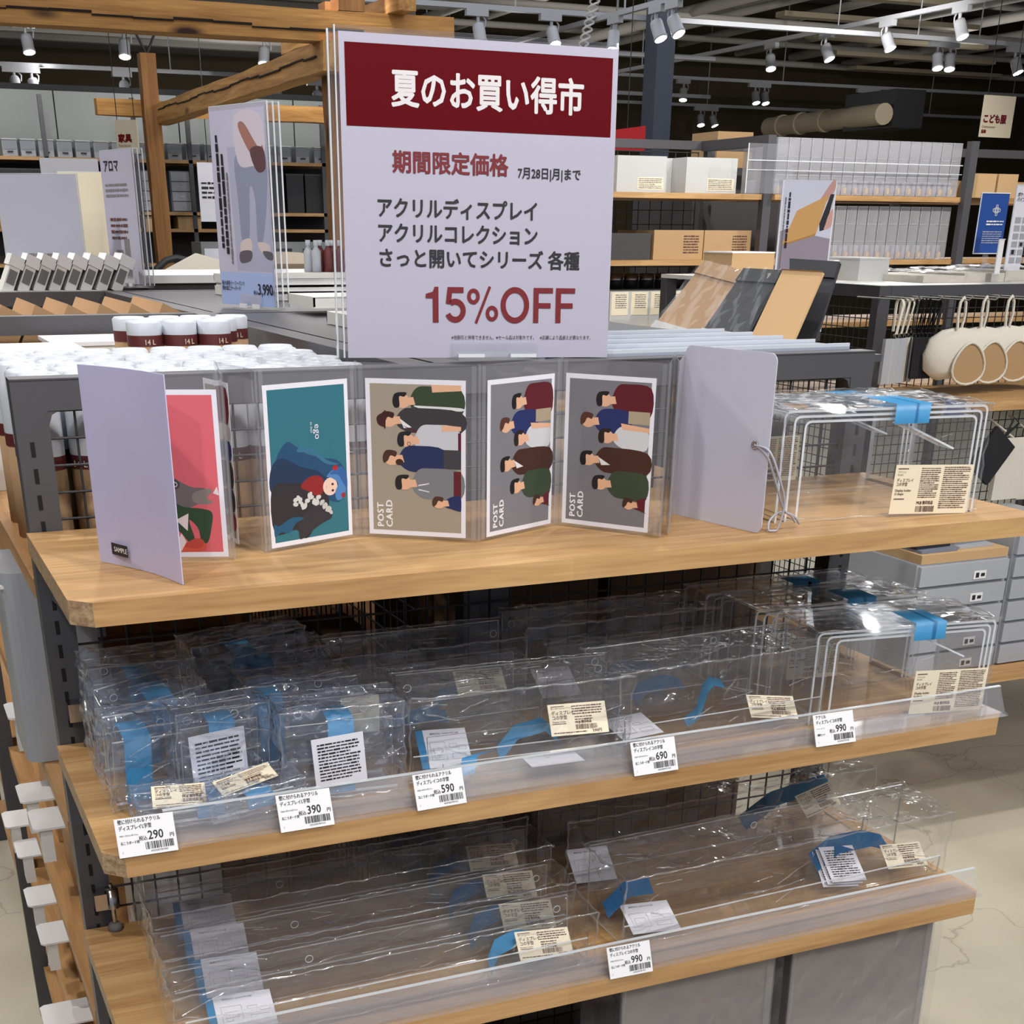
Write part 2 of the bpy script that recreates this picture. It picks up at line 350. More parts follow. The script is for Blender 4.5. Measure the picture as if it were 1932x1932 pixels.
# ================================================================ TRACK LIGHTS
ZT = 2.92
def track(a, b):
    bb = B(); d = (Vector(b) - Vector(a)); n = Vector((-d.y, d.x, 0)).normalized() * 0.018
    bb.prism([Vector(a) - n, Vector(a) + n, Vector(a) + n + Vector((0, 0, 0.03)), Vector(a) - n + Vector((0, 0, 0.03))], d)
    o = tag(bb.build('lighting_track', 'lampwhite'), 'x', 'track', 'lighting tracks under the ceiling')
    for k in (0.1, 0.5, 0.9):
        q = Vector(a).lerp(Vector(b), k); B().tube([q + Vector((0, 0, 0.03)), (q.x, q.y, max(q.z + 0.1, 3.13 if q.x < 4.6 else 3.9))], 0.006, 6).build('suspension_rod', 'lampwhite', o)
    return o
def spot_proto():
    t = thing('spotlight', 'x', 'spotlight', group='track spotlights under the ceiling')
    B().box((-0.09, -0.02, -0.04), (0.07, 0.02, 0)).build('adapter', 'lampwhite', t)
    B().tube([(0, 0, -0.04), (0, 0, -0.10)], 0.012, 8).build('stem', 'lampwhite', t)
    h = B().lathe([(0.0, -0.0), (0.038, -0.002), (0.042, -0.02), (0.042, -0.100), (0.046, -0.105), (0.046, -0.118), (0.041, -0.118), (0.039, -0.109), (0.0, -0.109)], 16).build('lamp_head', 'lampwhite', t, loc=(0, 0, -0.085))
    B().lathe([(0.0, -0.1165), (0.040, -0.1165)], 16).build('lens', 'lampon', h)
    B().tube([(0.03 * 1.0, 0, -0.03), (0.056, 0, -0.06), (0.05, 0, -0.1)], 0.006, 6).build('bracket', 'lampwhite', t)
    return t
SP = spot_proto(); SPused = [0]
LAMPS = [  # px, py (of the head), line plane, tilt, turn, where
    (50, 78, 'y', 10.2, 0.1, 'A'), (235, 88, 'y', 10.2, 0.15, 'A'), (498, 82, 'y', 10.2, 0.1, 'A'),
    (28, 155, 'y', 11.6, 1.0, 'B'), (61, 157, 'y', 11.6, 0.2, 'B'), (235, 170, 'y', 11.6, 0.9, 'B'), (520, 178, 'y', 11.6, 0.9, 'B'), (598, 160, 'y', 11.6, 0.1, 'B'),
    (902, 48, 'y', 8.4, 0.0, 'C'), (1040, 62, 'y', 8.4, 0.5, 'C'),
    (1158, 70, 'x', 5.0, 0.0, 'D'), (1237, 40, 'x', 5.0, 0.35, 'D'), (1268, 38, 'x', 5.0, 0.5, 'D'),
    (1813, 18, 'x', 7.4, 0.3, 'E'), (1670, 75, 'x', 7.4, 0.3, 'E'), (1556, 95, 'x', 7.4, 0.35, 'E'), (1452, 118, 'x', 7.4, 0.25, 'E'),
    (1768, 105, 'y', 8.8, 0.2, 'F'), (1792, 108, 'y', 8.8, 0.1, 'F'), (1914, 115, 'y', 8.8, 0.3, 'F'),
    (1290, 165, 'y', 13, 0.0, 'G'), (1442, 175, 'y', 13, 0.2, 'G'), (1628, 180, 'y', 13, 0.1, 'G'), (1649, 185, 'y', 13, 0.2, 'G'), (1423, 195, 'y', 13, 0.2, 'G'),
    (1322, 213, 'y', 14.2, 0.2, 'H'), (1343, 228, 'y', 14.2, 0.1, 'H')]
WHERE = {'A': 'on the track under the big timber beam', 'B': 'on the far track above the grey wall panels', 'C': 'just above the top edge of the sale sign',
         'D': 'on the sloping track beside the dark column', 'E': 'on the long track running up to the right', 'F': 'on the near track at the top right',
         'G': 'on the far track above the clear drawers', 'H': 'low beside the dark square column'}
cnt = {}
tracks = {}
for (px, py, ax, pl, tilt, wh) in LAMPS:
    p = at(px, py, **{ax: pl}); cnt[wh] = cnt.get(wh, 0) + 1
    tracks.setdefault(wh, []).append(p)
trz = {}
for wh, ps in tracks.items(): trz[wh] = sum(p.z for p in ps) / len(ps) + 0.10
seen = {}
for (px, py, ax, pl, tilt, wh) in LAMPS:
    p = at(px, py, **{ax: pl}); seen[wh] = seen.get(wh, 0) + 1
    o = SP if not SPused[0] else copy_tree(SP); SPused[0] = 1
    o.location = (p.x, p.y, trz[wh]); o.rotation_euler = (0, 0, 0 if ax == 'y' else PI / 2)
    o['label'] = f"white cylinder spotlight, {ORD[seen[wh]-1]} of the {cnt[wh]} {WHERE[wh]}"
    for c in o.children:
        if c.name.startswith('lamp_head'): c.rotation_euler = (-(0.30 + tilt * 0.5), 0.2 * math.sin(px), 0) if ax == 'y' else (0.2 * math.sin(px), 0.30 + tilt * 0.5, 0)
TLAB = {'A': 'white lighting track below the big timber beam at the left', 'B': 'white lighting track far back above the grey panels', 'C': 'pale lighting track just above the sale sign',
        'D': 'white lighting track sloping up left of the dark column', 'E': 'long white lighting track climbing to the upper right corner', 'F': 'white lighting track crossing at the upper right edge',
        'G': 'far white lighting track over the clear acrylic drawers', 'H': 'farthest low lighting track beside the dark column'}
for wh, ps in tracks.items():
    ax = [l for l in LAMPS if l[5] == wh][0]; z = trz[wh]
    if ax[2] == 'y':
        xs = [p.x for p in ps]; o = track((min(xs) - 4.0, ax[3], z), (max(xs) + 4.0, ax[3], z))
    else:
        ys = [p.y for p in ps]; o = track((ax[3], min(ys) - 2.5, z), (ax[3], max(ys) + 3.0, z))
    o['label'] = TLAB[wh]
# light given off by the shop's spotlights: those in view and the rows over and behind the viewer
def spot(x, y, z, tx, ty, tz, e, ang=70, r=0.045, col=(1.0, 0.96, 0.91)):
    l = bpy.data.lights.new('spot_beam', 'SPOT'); l.energy = e; l.spot_size = R_(ang); l.spot_blend = 0.6; l.shadow_soft_size = r; l.color = col
    o = bpy.data.objects.new('spot_beam', l); COL.objects.link(o); o.location = (x, y, z)
    o.rotation_euler = (Vector((tx, ty, tz)) - Vector((x, y, z))).to_track_quat('-Z', 'Y').to_euler(); return o
ZL = 2.95
for (x, y, tx, ty, tz, e) in [(-0.7, -1.3, 0.15, 0.1, 1.2, 50), (0.7, -1.1, 0.5, -0.1, 1.1, 60), (1.9, -1.2, 1.1, -0.2, 1.0, 55), (-1.3, -2.9, 0.2, -0.1, 0.9, 60), (0.1, -3.2, 0.5, -0.1, 0.9, 60), (1.7, -3.0, 0.8, -0.1, 0.9, 60), (-0.9, 0.7, 0.1, 0.5, 1.2, 70),
                              (0.3, 1.2, 0.3, 0.6, 1.2, 45), (1.6, 0.9, 1.2, 0.6, 1.1, 60), (3.2, 0.3, 2.9, 1.8, 1.2, 110), (3.4, -0.9, 2.6, 0.6, 0.2, 110),
                              (2.4, 1.9, 2.9, 3.3, 1.5, 110), (4.4, 1.9, 3.8, 3.3, 1.4, 120), (1.0, 3.0, 0.8, 2.4, 1.3, 60), (0.0, 2.6, 0.1, 2.2, 1.3, 50),
                              (2.0, 5.2, 2.4, 6.5, 1.0, 100), (0.5, 5.5, 0.2, 12, 3.0, 90), (0.9, 8.3, 1.0, 9.9, 1.9, 90), (3.0, 8.3, 2.8, 9.9, 1.9, 90), (5.2, 5.0, 4.6, 4.2, 1.7, 100), (-0.8, 2.2, -0.2, 2.2, 0.3, 90),
                              (0.1, 0.9, 2.1, 5.3, 2.2, 60), (6.5, 6.5, 7.5, 12, 2.0, 200)]:
    spot(x, y, ZL, tx, ty, tz, e * 1.0, 80)
# broad soft fill panels added for the overlapping cones of many lamps
for (x, y, sx, sy, e) in [(0.4, -2.6, 4.0, 1.6, 34), (3.5, 6.0, 6, 5, 110), (0.5, 2.6, 3.0, 3.0, 12)]:
    l = bpy.data.lights.new('aisle_fill', 'AREA'); l.shape = 'RECTANGLE'; l.size = sx; l.size_y = sy; l.energy = e; l.color = (0.92, 0.95, 1.0)
    o = bpy.data.objects.new('aisle_fill', l); COL.objects.link(o); o.location = (x, y, 2.98); o.rotation_euler = (0, 0, 0)
# unseen point lights added among the lamps to brighten the ceiling
for (x, y, z, e) in [(0.6, 6.6, 2.70, 9), (2.8, 8.2, 2.65, 9), (1.6, 11.6, 2.65, 14), (3.6, 12.6, 2.6, 12), (7.0, 8.0, 2.7, 17), (9.0, 6.8, 2.8, 17), (6.0, 12.0, 2.6, 17), (10.5, 11.0, 2.7, 17)]:
    l = bpy.data.lights.new('ceiling_fill', 'POINT'); l.energy = e; l.shadow_soft_size = 0.12; l.color = (1.0, 0.97, 0.93)
    o = bpy.data.objects.new('ceiling_fill', l); COL.objects.link(o); o.location = (x, y, z)
# ================================================================ TIMBER FRAME
tf = thing('timber_frame', 'rough timber post and beam frame standing behind the signs at the upper left', 'timber frame', (2.1, 5.3, 0))
def tbeam(name, a, b, mat, jit=0.004, seed=0):
    """hewn beam as a box with slightly wandering faces"""
    r = random.Random(seed); a = Vector(a) - Vector((2.1, 5.3, 0)); b = Vector(b) - Vector((2.1, 5.3, 0)); d = b - a
    k = max(range(3), key=lambda i: abs(d[i])); n = 14; bb = B(); i1, i2 = [i for i in range(3) if i != k]; rings = []
    for s in range(n + 1):
        t = s / n; ring = []
        for (u, v) in ((0, 0), (1, 0), (1, 1), (0, 1)):
            p = Vector((0, 0, 0)); p[k] = a[k] + d[k] * t
            p[i1] = a[i1] + d[i1] * u + r.uniform(-jit, jit); p[i2] = a[i2] + d[i2] * v + r.uniform(-jit, jit); ring.append(p)
        rings += ring
    bb.add(rings, [(s * 4 + q, s * 4 + (q + 1) % 4, s * 4 + 4 + (q + 1) % 4, s * 4 + 4 + q) for s in range(n) for q in range(4)] + [(0, 3, 2, 1), (n * 4, n * 4 + 1, n * 4 + 2, n * 4 + 3)])
    return bb.build(name, mat, tf)
bx = tbeam('beam', (-2.2, 5.24, 2.233), (2.62, 5.36, 2.352), 'timber_x', seed=1)
tbeam('post', (2.05, 5.37, 0), (2.14, 5.47, 2.40), 'timber_z', seed=2)
tbeam('post', (2.07, 5.24, 2.353), (2.19, 5.36, 3.4), 'timber_z', seed=3)
tbeam('beam', (1.975, 5.20, 2.120), (2.09, 9.2, 2.232), 'timber_y', seed=4)
tbeam('beam', (1.60, 9.07, 2.165), (5.0, 9.17, 2.262), 'timber_x', seed=5)
pp = at(277, 300, y=9.1)
tbeam('post', (1.895, 8.96, 0), (2.0, 9.065, 2.525), 'timber_z', seed=6)
tbeam('beam', (2.30, 5.1, 2.353), (2.38, 7.0, 2.42), 'timber_y', seed=7)
bb = B()
for s in range(24):                        # a shrinkage crack along the big beam
    x = -1.9 + s * 0.17; z = 2.315 - 0.0018 * s + 0.006 * math.sin(s * 1.7); h = 0.003 + 0.003 * abs(math.sin(s * 0.9))
    bb.box((x - 2.1, -0.067, z - h), (x - 2.1 + 0.17, -0.055, z + h * 0.6))
bb.build('crack', 'crack', tf)
bb = B()
for s in range(18):
    y = 5.3 + s * 0.2; z = 2.18 + 0.001 * s + 0.006 * math.sin(s * 1.3); bb.box((-0.1305, y - 5.3, z - 0.004), (-0.12, y - 5.1, z + 0.002))
bb.build('crack', 'crack', tf)
b1 = Vector((-0.15, 3.7, 2.52)); bb = B()
for dx in (-0.16, 0.2): bb.tube([b1, b1 + Vector((dx, 0.1, 0.35))], 0.008, 6)
bb.build('suspension_wire', 'dark', tf)
# ================================================================ OUR DISPLAY SHELF
W = 1.0446; ZTOP = 1.35; Z1, Z2, Z3 = 1.2038, 0.9727, 0.7422; TH = 0.021
ds = thing('display_shelf', 'black steel shelf unit with three oak boards full of clear acrylic goods', 'shelf unit', (0, 0, 0))
def steel_post(x0, x1, flip=1):
    b = B().box((x0, 0, 0.02), (x1, 0.03, ZTOP)); o = b.build('post', 'steel', ds)
    s = B(); sx = x0 + 0.012 if flip > 0 else x1 - 0.016
    for k in range(45):
        z = ZTOP - 0.058 - k * 0.026; s.box((sx, -0.0006, z - 0.0145), (sx + 0.0042, 0.004, z))
    s.build('slot_row', 'slot', o)['kind'] = 'stuff'
    B().lathe([(0.0, 0.02), (0.02, 0.02), (0.02, 0.0), (0.0, 0.0)], 12, (x0 + 0.016, 0.015, 0)).build('foot', 'dark', o)
steel_post(0, 0.033); steel_post(W - 0.033, W, -1)
B().box((0.033, 0, ZTOP - 0.029), (W - 0.033, 0.03, ZTOP)).build('top_rail', 'steel', ds)
B().box((0.0, -0.001, ZTOP), (W, 0.031, ZTOP + 0.0015)).build('rail_cap', 'steel', ds)
B().box((0.033, 0, 0.08), (W - 0.033, 0.03, 0.12)).build('bottom_rail', 'steel', ds)
for xa, sg in ((0.033, 1), (W - 0.033, -1)):         # the welded corner plates of the frame
    B().prism([(xa, 0.001, ZTOP - 0.029), (xa + sg * 0.012, 0.001, ZTOP - 0.029), (xa + sg * 0.004, 0.001, ZTOP - 0.033), (xa, 0.001, ZTOP - 0.043)], (0, 0.02, 0)).build('corner_plate', 'steel', ds)
def mesh_panel(x0, x1, z0, z1, y, step, r, parent, along='x', name='mesh_panel', n=6):
    b = B(); k = int((x1 - x0) / step); st = (x1 - x0) / max(k, 1)
    P = (lambda u, v: (u, y, v)) if along == 'x' else (lambda u, v: (y, u, v))
    for i in range(k + 1): b.tube([P(x0 + i * st, z0), P(x0 + i * st, z1)], r, n, cap=False)
    k2 = int((z1 - z0) / step); s2 = (z1 - z0) / max(k2, 1)
    off = r * 1.7
    P2 = (lambda u, v: (u, y - off, v)) if along == 'x' else (lambda u, v: (y - off, u, v))
    for i in range(k2 + 1): b.tube([P2(x0, z0 + i * s2), P2(x1, z0 + i * s2)], r, n, cap=False)
    o = b.build(name, 'wire', parent); o['kind'] = 'stuff'; return o
mesh_panel(0.033, W / 2, 0.12, ZTOP - 0.03, 0.012, 0.0262, 0.0014, ds)
mesh_panel(W / 2, W - 0.033, 0.12, ZTOP - 0.03, 0.012, 0.0262, 0.0014, ds)
B().box((W / 2 - 0.03, 0.022, 0.1), (W / 2 + 0.03, 0.05, ZTOP - 0.03)).build('middle_post', 'steel', ds)
def board(z, D):
    x0, x1 = -0.004, W + 0.004; c = 0.018; y0 = -0.002
    out = [(x0, y0), (x0, -D + c), (x0 + c, -D), (x1 - c, -D), (x1, -D + c), (x1, y0)]
    pts = [(x, y, z) for x, y in out]
    b = B(); n = len(pts); lo = [(x, y, z - TH) for x, y, _ in pts]
    b.add(pts + lo, [list(range(n)), list(range(n, 2 * n))[::-1]], 0)
    b.add(pts + lo, [(i, n + i, n + (i + 1) % n, (i + 1) % n) for i in (2, 5)], 0)
    b.add(pts + lo, [(i, n + i, n + (i + 1) % n, (i + 1) % n) for i in (0, 1, 3, 4)], 1)
    return b.build('shelf', ['oak', 'oak_end'], ds)
for z, D in ((Z1, 0.318), (Z2, 0.326), (Z3, 0.343)):
    sh = board(z, D); sh.location.z = 0
    for x in (0.012, W - 0.016):
        B().prism([(x, -0.001, z - TH), (x, -D + 0.05, z - TH), (x, -D + 0.05, z - TH - 0.012), (x, -0.001, z - TH - 0.05)], (0.004, 0, 0)).build('shelf_bracket', 'steel', ds)
board(0.38, 0.36); board(0.12, 0.36)
def clamp(x, z):
    b = B().box((x - 0.008, -0.02, z + 0.030), (x + 0.010, 0.0, z + 0.050)); o = b.build('screw_clamp', 'chrome', ds)
    B().lathe([(0.0085, 0.03), (0.0085, 0.054), (0.0, 0.054)], 14, (x + 0.012, -0.014, z)).build('barrel', 'chrome', o)
    B().tube([(x + 0.012, -0.014, z + 0.008), (x + 0.012, -0.014, z + 0.06)], 0.0028, 8).build('screw', 'chrome', o)
    B().lathe([(0.0, 0), (0.0085, 0), (0.0085, 0.005), (0.006, 0.009), (0.0, 0.009)], 14, (x + 0.012, -0.014, z)).build('foot_pad', 'grey_rubber', o)
clamp(0.020, Z2); clamp(0.020, Z3); clamp(W - 0.03, Z2); clamp(W - 0.03, Z3)
# ---- clear price guards and tags
def guard(z, D, x0, x1, lab):
    t = thing('shelf_guard', lab, 'shelf guard', (x0, -D, z)); L_ = x1 - x0
    pr = [(0.0, 0.0005), (0.0, 0.003), (0.006, 0.004), (0.020, 0.031), (0.0225, 0.031), (0.0085, 0.002), (0.05, 0.002), (0.05, 0.0005)]
    B().prism([(0, y, zz) for y, zz in pr], (L_, 0, 0), 0, 0).build('clear_lip', 'guard', t)
    B().box((0, 0.0195, 0.0305), (L_, 0.023, 0.0318)).build('top_edge', 'edge', t)
    return t
guard(Z2, 0.326, 0.055, W, 'long clear plastic guard strip along the front of the middle oak board')
guard(Z3, 0.343, 0.050, W - 0.004, 'long clear plastic guard strip along the front of the lower oak board')
def price_tag(px, py, D, z, price, l1, l2, l3, l4, lab, seed):
    p = at(px, py, y=-D - 0.002); w_, h_ = 0.053, 0.0355
    t = thing('price_tag', lab, 'price tag', (p.x, -D - 0.0025, z + 0.0005), rot=(R_(-22), 0, R_(random.Random(seed).uniform(-2, 2))))
    B().box((0, 0, 0), (w_, 0.0008, h_)).build('card', 'white', t)
    text(t, l1, 0.0046, (0.0028, -0.0003, h_ - 0.0050), bold=0.00012, sx=0.76)
    text(t, l2, 0.0046, (0.0028, -0.0003, h_ - 0.0108), bold=0.00012, sx=0.76)
    text(t, l3, 0.0018, (0.0028, -0.0003, h_ - 0.0166), 'ink', sx=.8); text(t, l4, 0.0031, (0.0028, -0.0003, h_ - 0.0238), 'ink', 0.0001, sx=.78)
    text(t, '税込', 0.0046, (0.0195, -0.0003, h_ - 0.0218), bold=0.00008, sx=0.82)
    text(t, price, 0.0112, (0.0278, -0.0003, h_ - 0.0218), bold=0.00015, sx=0.84)
    text(t, '円', 0.0042, (0.0472, -0.0003, h_ - 0.0218), bold=0.00012)
    barcode(0.0245, 0.0505, 0.0048, 0.0115, -0.0003, seed).build('barcode', 'ink', t)
    text(t, '4550583787403'[:-2] + '%02d' % seed, 0.0024, (0.0285, -0.0003, 0.0022), 'ink')
    text(t, '1', 0.003, (0.003, -0.0003, 0.0035), 'greyink')
    return t
KA = '壁に付けられるアクリル'
price_tag(225, 1612, 0.326, Z2, '290', KA, 'ディスプレイL字型', '約幅11×奥行4.5×高さ10cm', '石こうボード用', 'white price tag reading 290 at the left end of the middle board', 3)
price_tag(530, 1566, 0.326, Z2, '390', KA, 'ディスプレイL字型', '約幅22×奥行4.5×高さ10cm', '石こうボード用', 'white price tag reading 390 on the middle board guard', 10)
price_tag(788, 1528, 0.326, Z2, '590', KA, 'ディスプレイコの字型', '約幅22×奥行8.5×高さ9cm', '石こうボード用', 'white price tag reading 590 below the front tray with the leaflet', 22)
price_tag(1197, 1463, 0.326, Z2, '690', KA, 'ディスプレイコの字型', '約幅30×奥行8.5×高さ9cm', '石こうボード用', 'white price tag reading 690 near the middle of the middle board', 34)
price_tag(1540, 1407, 0.326, Z2, '990', 'アクリル', 'ディスプレイコの字型', 'ワイド　Sサイズ', '3個セット', 'white price tag reading 990 at the right of the middle board below nested risers', 45)
price_tag(1152, 1837, 0.343, Z3, '990', KA, 'ディスプレイコの字型', '約幅44×奥行8.5×高さ9cm', '石こうボード用', 'white price tag reading 990 on the lower board guard', 57)
# ---- clear goods ---------------------------------------------------------------------------
def rounded(pts, r, n=4):
    """round the inner corners of an open polyline"""
    out = [Vector(pts[0])]
    for i in range(1, len(pts) - 1):
        p, a, b = Vector(pts[i]), Vector(pts[i - 1]), Vector(pts[i + 1]); u, v = (a - p).normalized(), (b - p).normalized()
        rr = min(r, (a - p).length * 0.45, (b - p).length * 0.45); s, e = p + u * rr, p + v * rr
        for k in range(n + 1): t = k / n; out.append(s * (1 - t) ** 2 + p * 2 * t * (1 - t) + e * t * t)
    out.append(Vector(pts[-1])); return out
def sheet(b, line, t, d):
    """strip of plastic: open polyline thickened by t, pushed along d; cut edges take slot 1"""
    n = len(line); nr = []
    ax = Vector(d).normalized()
    for i in range(n):
        tg = (line[min(i + 1, n - 1)] - line[max(i - 1, 0)]).normalized(); nr.append(ax.cross(tg).normalized())
    A = [line[i] for i in range(n)]; C = [line[i] + nr[i] * t for i in range(n)]; d = Vector(d); V = A + C + [p + d for p in A] + [p + d for p in C]
    fs = [(i, i + 1, 2 * n + i + 1, 2 * n + i) for i in range(n - 1)] + [(n + i + 1, n + i, 3 * n + i, 3 * n + i + 1) for i in range(n - 1)]
    b.add(V, fs, 0, True)
    b.add(V, [(i + 1, i, n + i, n + i + 1) for i in range(n - 1)] + [(2 * n + i, 2 * n + i + 1, 3 * n + i + 1, 3 * n + i) for i in range(n - 1)] + [(0, 2 * n, 3 * n, n), (n - 1, 2 * n - 1, 4 * n - 1, 3 * n - 1)], 1)
def crinkle(w_, d_, h_, seed=0, amp=0.004, n=(14, 6, 6), taper=0.0):
    """loose clear bag: a box grid with creased, wandering faces"""
    r = random.Random(seed); b = B(); ph = [r.uniform(0, 6) for _ in range(8)]
    n = (max(n[0], int(w_ / 0.012)), max(n[1], int(d_ / 0.016)), max(n[2], int(h_ / 0.013)))
    def disp(p):
        return disp0(p) + r.uniform(-1, 1) * amp * 0.55
    def disp0(p):
        q = (math.sin(p.x * 61 + ph[0]) * math.cos(p.z * 83 + ph[1]) + 0.6 * math.sin(p.y * 97 + p.x * 43 + ph[2]) + 0.5 * math.sin(p.z * 143 - p.x * 121 + ph[3]))
        return q * amp
    def face(o, u, v, nu, nv, nn):
        vs = []
        for j in range(nv + 1):
            for i in range(nu + 1):
                p = Vector(o) + Vector(u) * (i / nu) + Vector(v) * (j / nv)
                edge = min(i, nu - i, 1) * min(j, nv - j, 1)
                vs.append(p + Vector(nn) * disp(p) * (1 if edge else 0))
        for v_ in vs:
            if v_.z < 0.001: v_.z = 0.001
        tr = []
        for j in range(nv):
            for i in range(nu):
                a, b1, c, d1 = j * (nu + 1) + i, j * (nu + 1) + i + 1, (j + 1) * (nu + 1) + i + 1, (j + 1) * (nu + 1) + i; tr += [(a, b1, c), (a, c, d1)] if r.random() < .5 else [(a, b1, d1), (b1, c, d1)]
        b.add(vs, tr, 0, False)
    face((0, 0, 0), (w_, 0, 0), (0, 0, h_), n[0], n[2], (0, -1, 0)); face((0, d_, 0), (w_, 0, 0), (0, 0, h_), n[0], n[2], (0, 1, 0))
    face((0, 0, 0), (0, d_, 0), (0, 0, h_), n[1], n[2], (-1, 0, 0)); face((w_, 0, 0), (0, d_, 0), (0, 0, h_), n[1], n[2], (1, 0, 0))
    face((0, 0, h_), (w_, 0, 0), (0, d_, 0), n[0], n[1], (0, 0, 1))
    return b
def glint_seams(o, w_, d_, h_, seed, loc, ridges=8, r0=0.0012):  # raised lines added along the bag so that highlights show
    """edge rolls and creases added to a clear bag to catch glints"""
    r = random.Random(seed + 500); b = B(); L = Vector(loc)
    def line(a, c, rr, wob, n=None):
        a, c = Vector(a), Vector(c); n = n or max(5, int((c - a).length / 0.010)); pts = []
        for i in range(n + 1):
            p = a.lerp(c, i / n) + Vector((r.uniform(-wob, wob), r.uniform(-wob, wob), r.uniform(-wob, wob))); p.z = max(p.z, rr * 1.3); pts.append(p)
        b.tube(pts, [rr * (0.5 + r.random()) for _ in pts], 6)
    line((0, 0, h_), (w_, 0, h_), r0, 0.0011); line((0, 0, 0.003), (w_, 0, 0.003), r0 * .8, 0.0013)
    line((0, 0, 0), (0, 0, h_), r0, 0.0018); line((w_, 0, 0), (w_, 0, h_), r0 * .8, 0.0016); line((0, d_, h_), (w_, d_, h_), r0 * .7, 0.0010)
    line((0, 0, h_), (0, d_, h_), r0, 0.0018); line((w_, 0, h_), (w_, d_, h_), r0, 0.0016)
    for k in range(ridges):
        f = r.random(); x = w_ * r.random(); z = h_ * r.uniform(.15, .95); le = r.uniform(.012, .05); an = r.uniform(-.5, .5)
        if f < .5: line((x, -.0008, z), (min(w_, x + le * math.cos(an)), -.0008, max(.004, min(h_, z + le * math.sin(an)))), r0 * .55, .0006, 5)
        else:
            y = d_ * r.random(); line((x, y, h_ + .0006), (min(w_, x + le * math.cos(an)), max(0, min(d_, y + le * math.sin(an))), h_ + .0006), r0 * .55, .0006, 5)
    return b.build('glint_seam', 'glintseam', o, loc=loc)
def label_card(parent, pos, rot, w_=0.062, h_=0.030, wide=False, price='590', name='label_sticker'):
    e = B().box((0, 0, 0), (w_, 0.0004, h_)).build(name, 'cream', parent, loc=pos, rot=rot)
    y = -0.0003; k = h_ / 0.030
    if wide:
        B().box((0.003, y, h_ - 0.0045), (0.016, y + 0.0001, h_ - 0.0035)).box((0.003, y, h_ * 0.30), (0.016, y + 0.0001, h_ * 0.30 + 0.001)).build('rule', 'brownink', e)
        text(e, 'アクリル\nAcrylic', 0.0026, (0.003, y, h_ - 0.0085), 'brownink')
        text(e, 'ディスプレイ\nコの字型', 0.0042, (0.003, y, h_ * 0.66), 'brownink', 0.0001, sx=0.85)
        text(e, 'Display holder\nU shape', 0.0036, (0.003, y, h_ * 0.46), 'brownink', 0.0001, sx=0.95)
        fine_lines(w_ * 0.33, w_ * 0.58, h_ * 0.32, h_ * 0.95, 15, y).build('fine_print', 'brownink', e)
        fine_lines(w_ * 0.62, w_ * 0.97, h_ * 0.10, h_ * 0.97, 21, y).build('fine_print', 'brownink', e)
        text(e, 'MUJI 無印良品', 0.0042, (w_ * 0.33, y, h_ * 0.20), 'brownink', 0.0002, sx=0.8)
        barcode(w_ * 0.33, w_ * 0.57, h_ * 0.04, h_ * 0.16, y, 5).build('barcode', 'brownink', e)
    else:
        B().box((0.003, y, h_ - 0.003), (0.018, y + 0.0001, h_ - 0.0022)).box((0.003, y, h_ * 0.36), (0.018, y + 0.0001, h_ * 0.36 + 0.0008)).build('rule', 'brownink', e)
        text(e, '壁に付けられるアクリル', 0.0022, (0.003, y, h_ - 0.0055), 'brownink')
        text(e, 'ディスプレイ\nコの字型', 0.0044 * k, (0.003, y, h_ * 0.66), 'brownink', 0.00012, sx=0.85)
        text(e, 'Display holder', 0.0026, (0.003, y, h_ * 0.41), 'brownink')
        fine_lines(0.026, w_ - 0.003, h_ * 0.62, h_ - 0.002, 4, y).build('fine_print', 'brownink', e)
        fine_lines(0.028, 0.048, h_ * 0.44, h_ * 0.60, 2, y).build('fine_print', 'brownink', e)
        text(e, 'MUJI 無印良品', 0.0034, (0.028, y, h_ * 0.36), 'brownink', 0.0002, sx=0.85)
        barcode(0.028, 0.052, h_ * 0.16, h_ * 0.32, y, 8).build('barcode', 'brownink', e)
        fine_lines(0.003, 0.040, h_ * 0.05, h_ * 0.12, 1, y).build('fine_print', 'brownink', e)
        text(e, price + '円', 0.0042, (0.046, y, h_ * 0.05), 'brownink', 0.0001)
    return e
def leaflet(parent, pos, rot, w_=0.045, h_=0.055, name='leaflet', rev=False, blue=False):
    e = B().box((0, 0, 0), (w_, 0.0004, h_)).build(name, 'paper', parent, loc=pos, rot=rot); y = -0.0003
    if rev: fine_lines(w_ * 0.1, w_ * 0.92, h_ * 0.12, h_ * 0.9, 12, y).build('fine_print', 'ink', e); return e
    text(e, '使用方法 / HOW TO USE', 0.0028, (w_ * 0.15, y, h_ * 0.86), 'ink')
    b = B()
    def frame(x0, z0, x1, z1, k=0.0002):
        b.box((x0, y, z0), (x1, y + 0.0001, z0 + k)).box((x0, y, z1), (x1, y + 0.0001, z1 + k)).box((x0, y, z0), (x0 + k, y + 0.0001, z1)).box((x1, y, z0), (x1 + k, y + 0.0001, z1))
    frame(w_ * .1, h_ * .2, w_ * .45, h_ * .66); frame(w_ * .16, h_ * .34, w_ * .38, h_ * .5); frame(w_ * .16, h_ * .24, w_ * .27, h_ * .34)
    frame(w_ * .55, h_ * .5, w_ * .72, h_ * .6); frame(w_ * .76, h_ * .44, w_ * .93, h_ * .54); frame(w_ * .58, h_ * .2, w_ * .88, h_ * .34)
    b.build('line_drawing', 'greyink', e)
    if blue: B().box((-0.008, 0.0005, 0), (0, 0.0009, h_)).build('tape', 'tape', e)
    return e
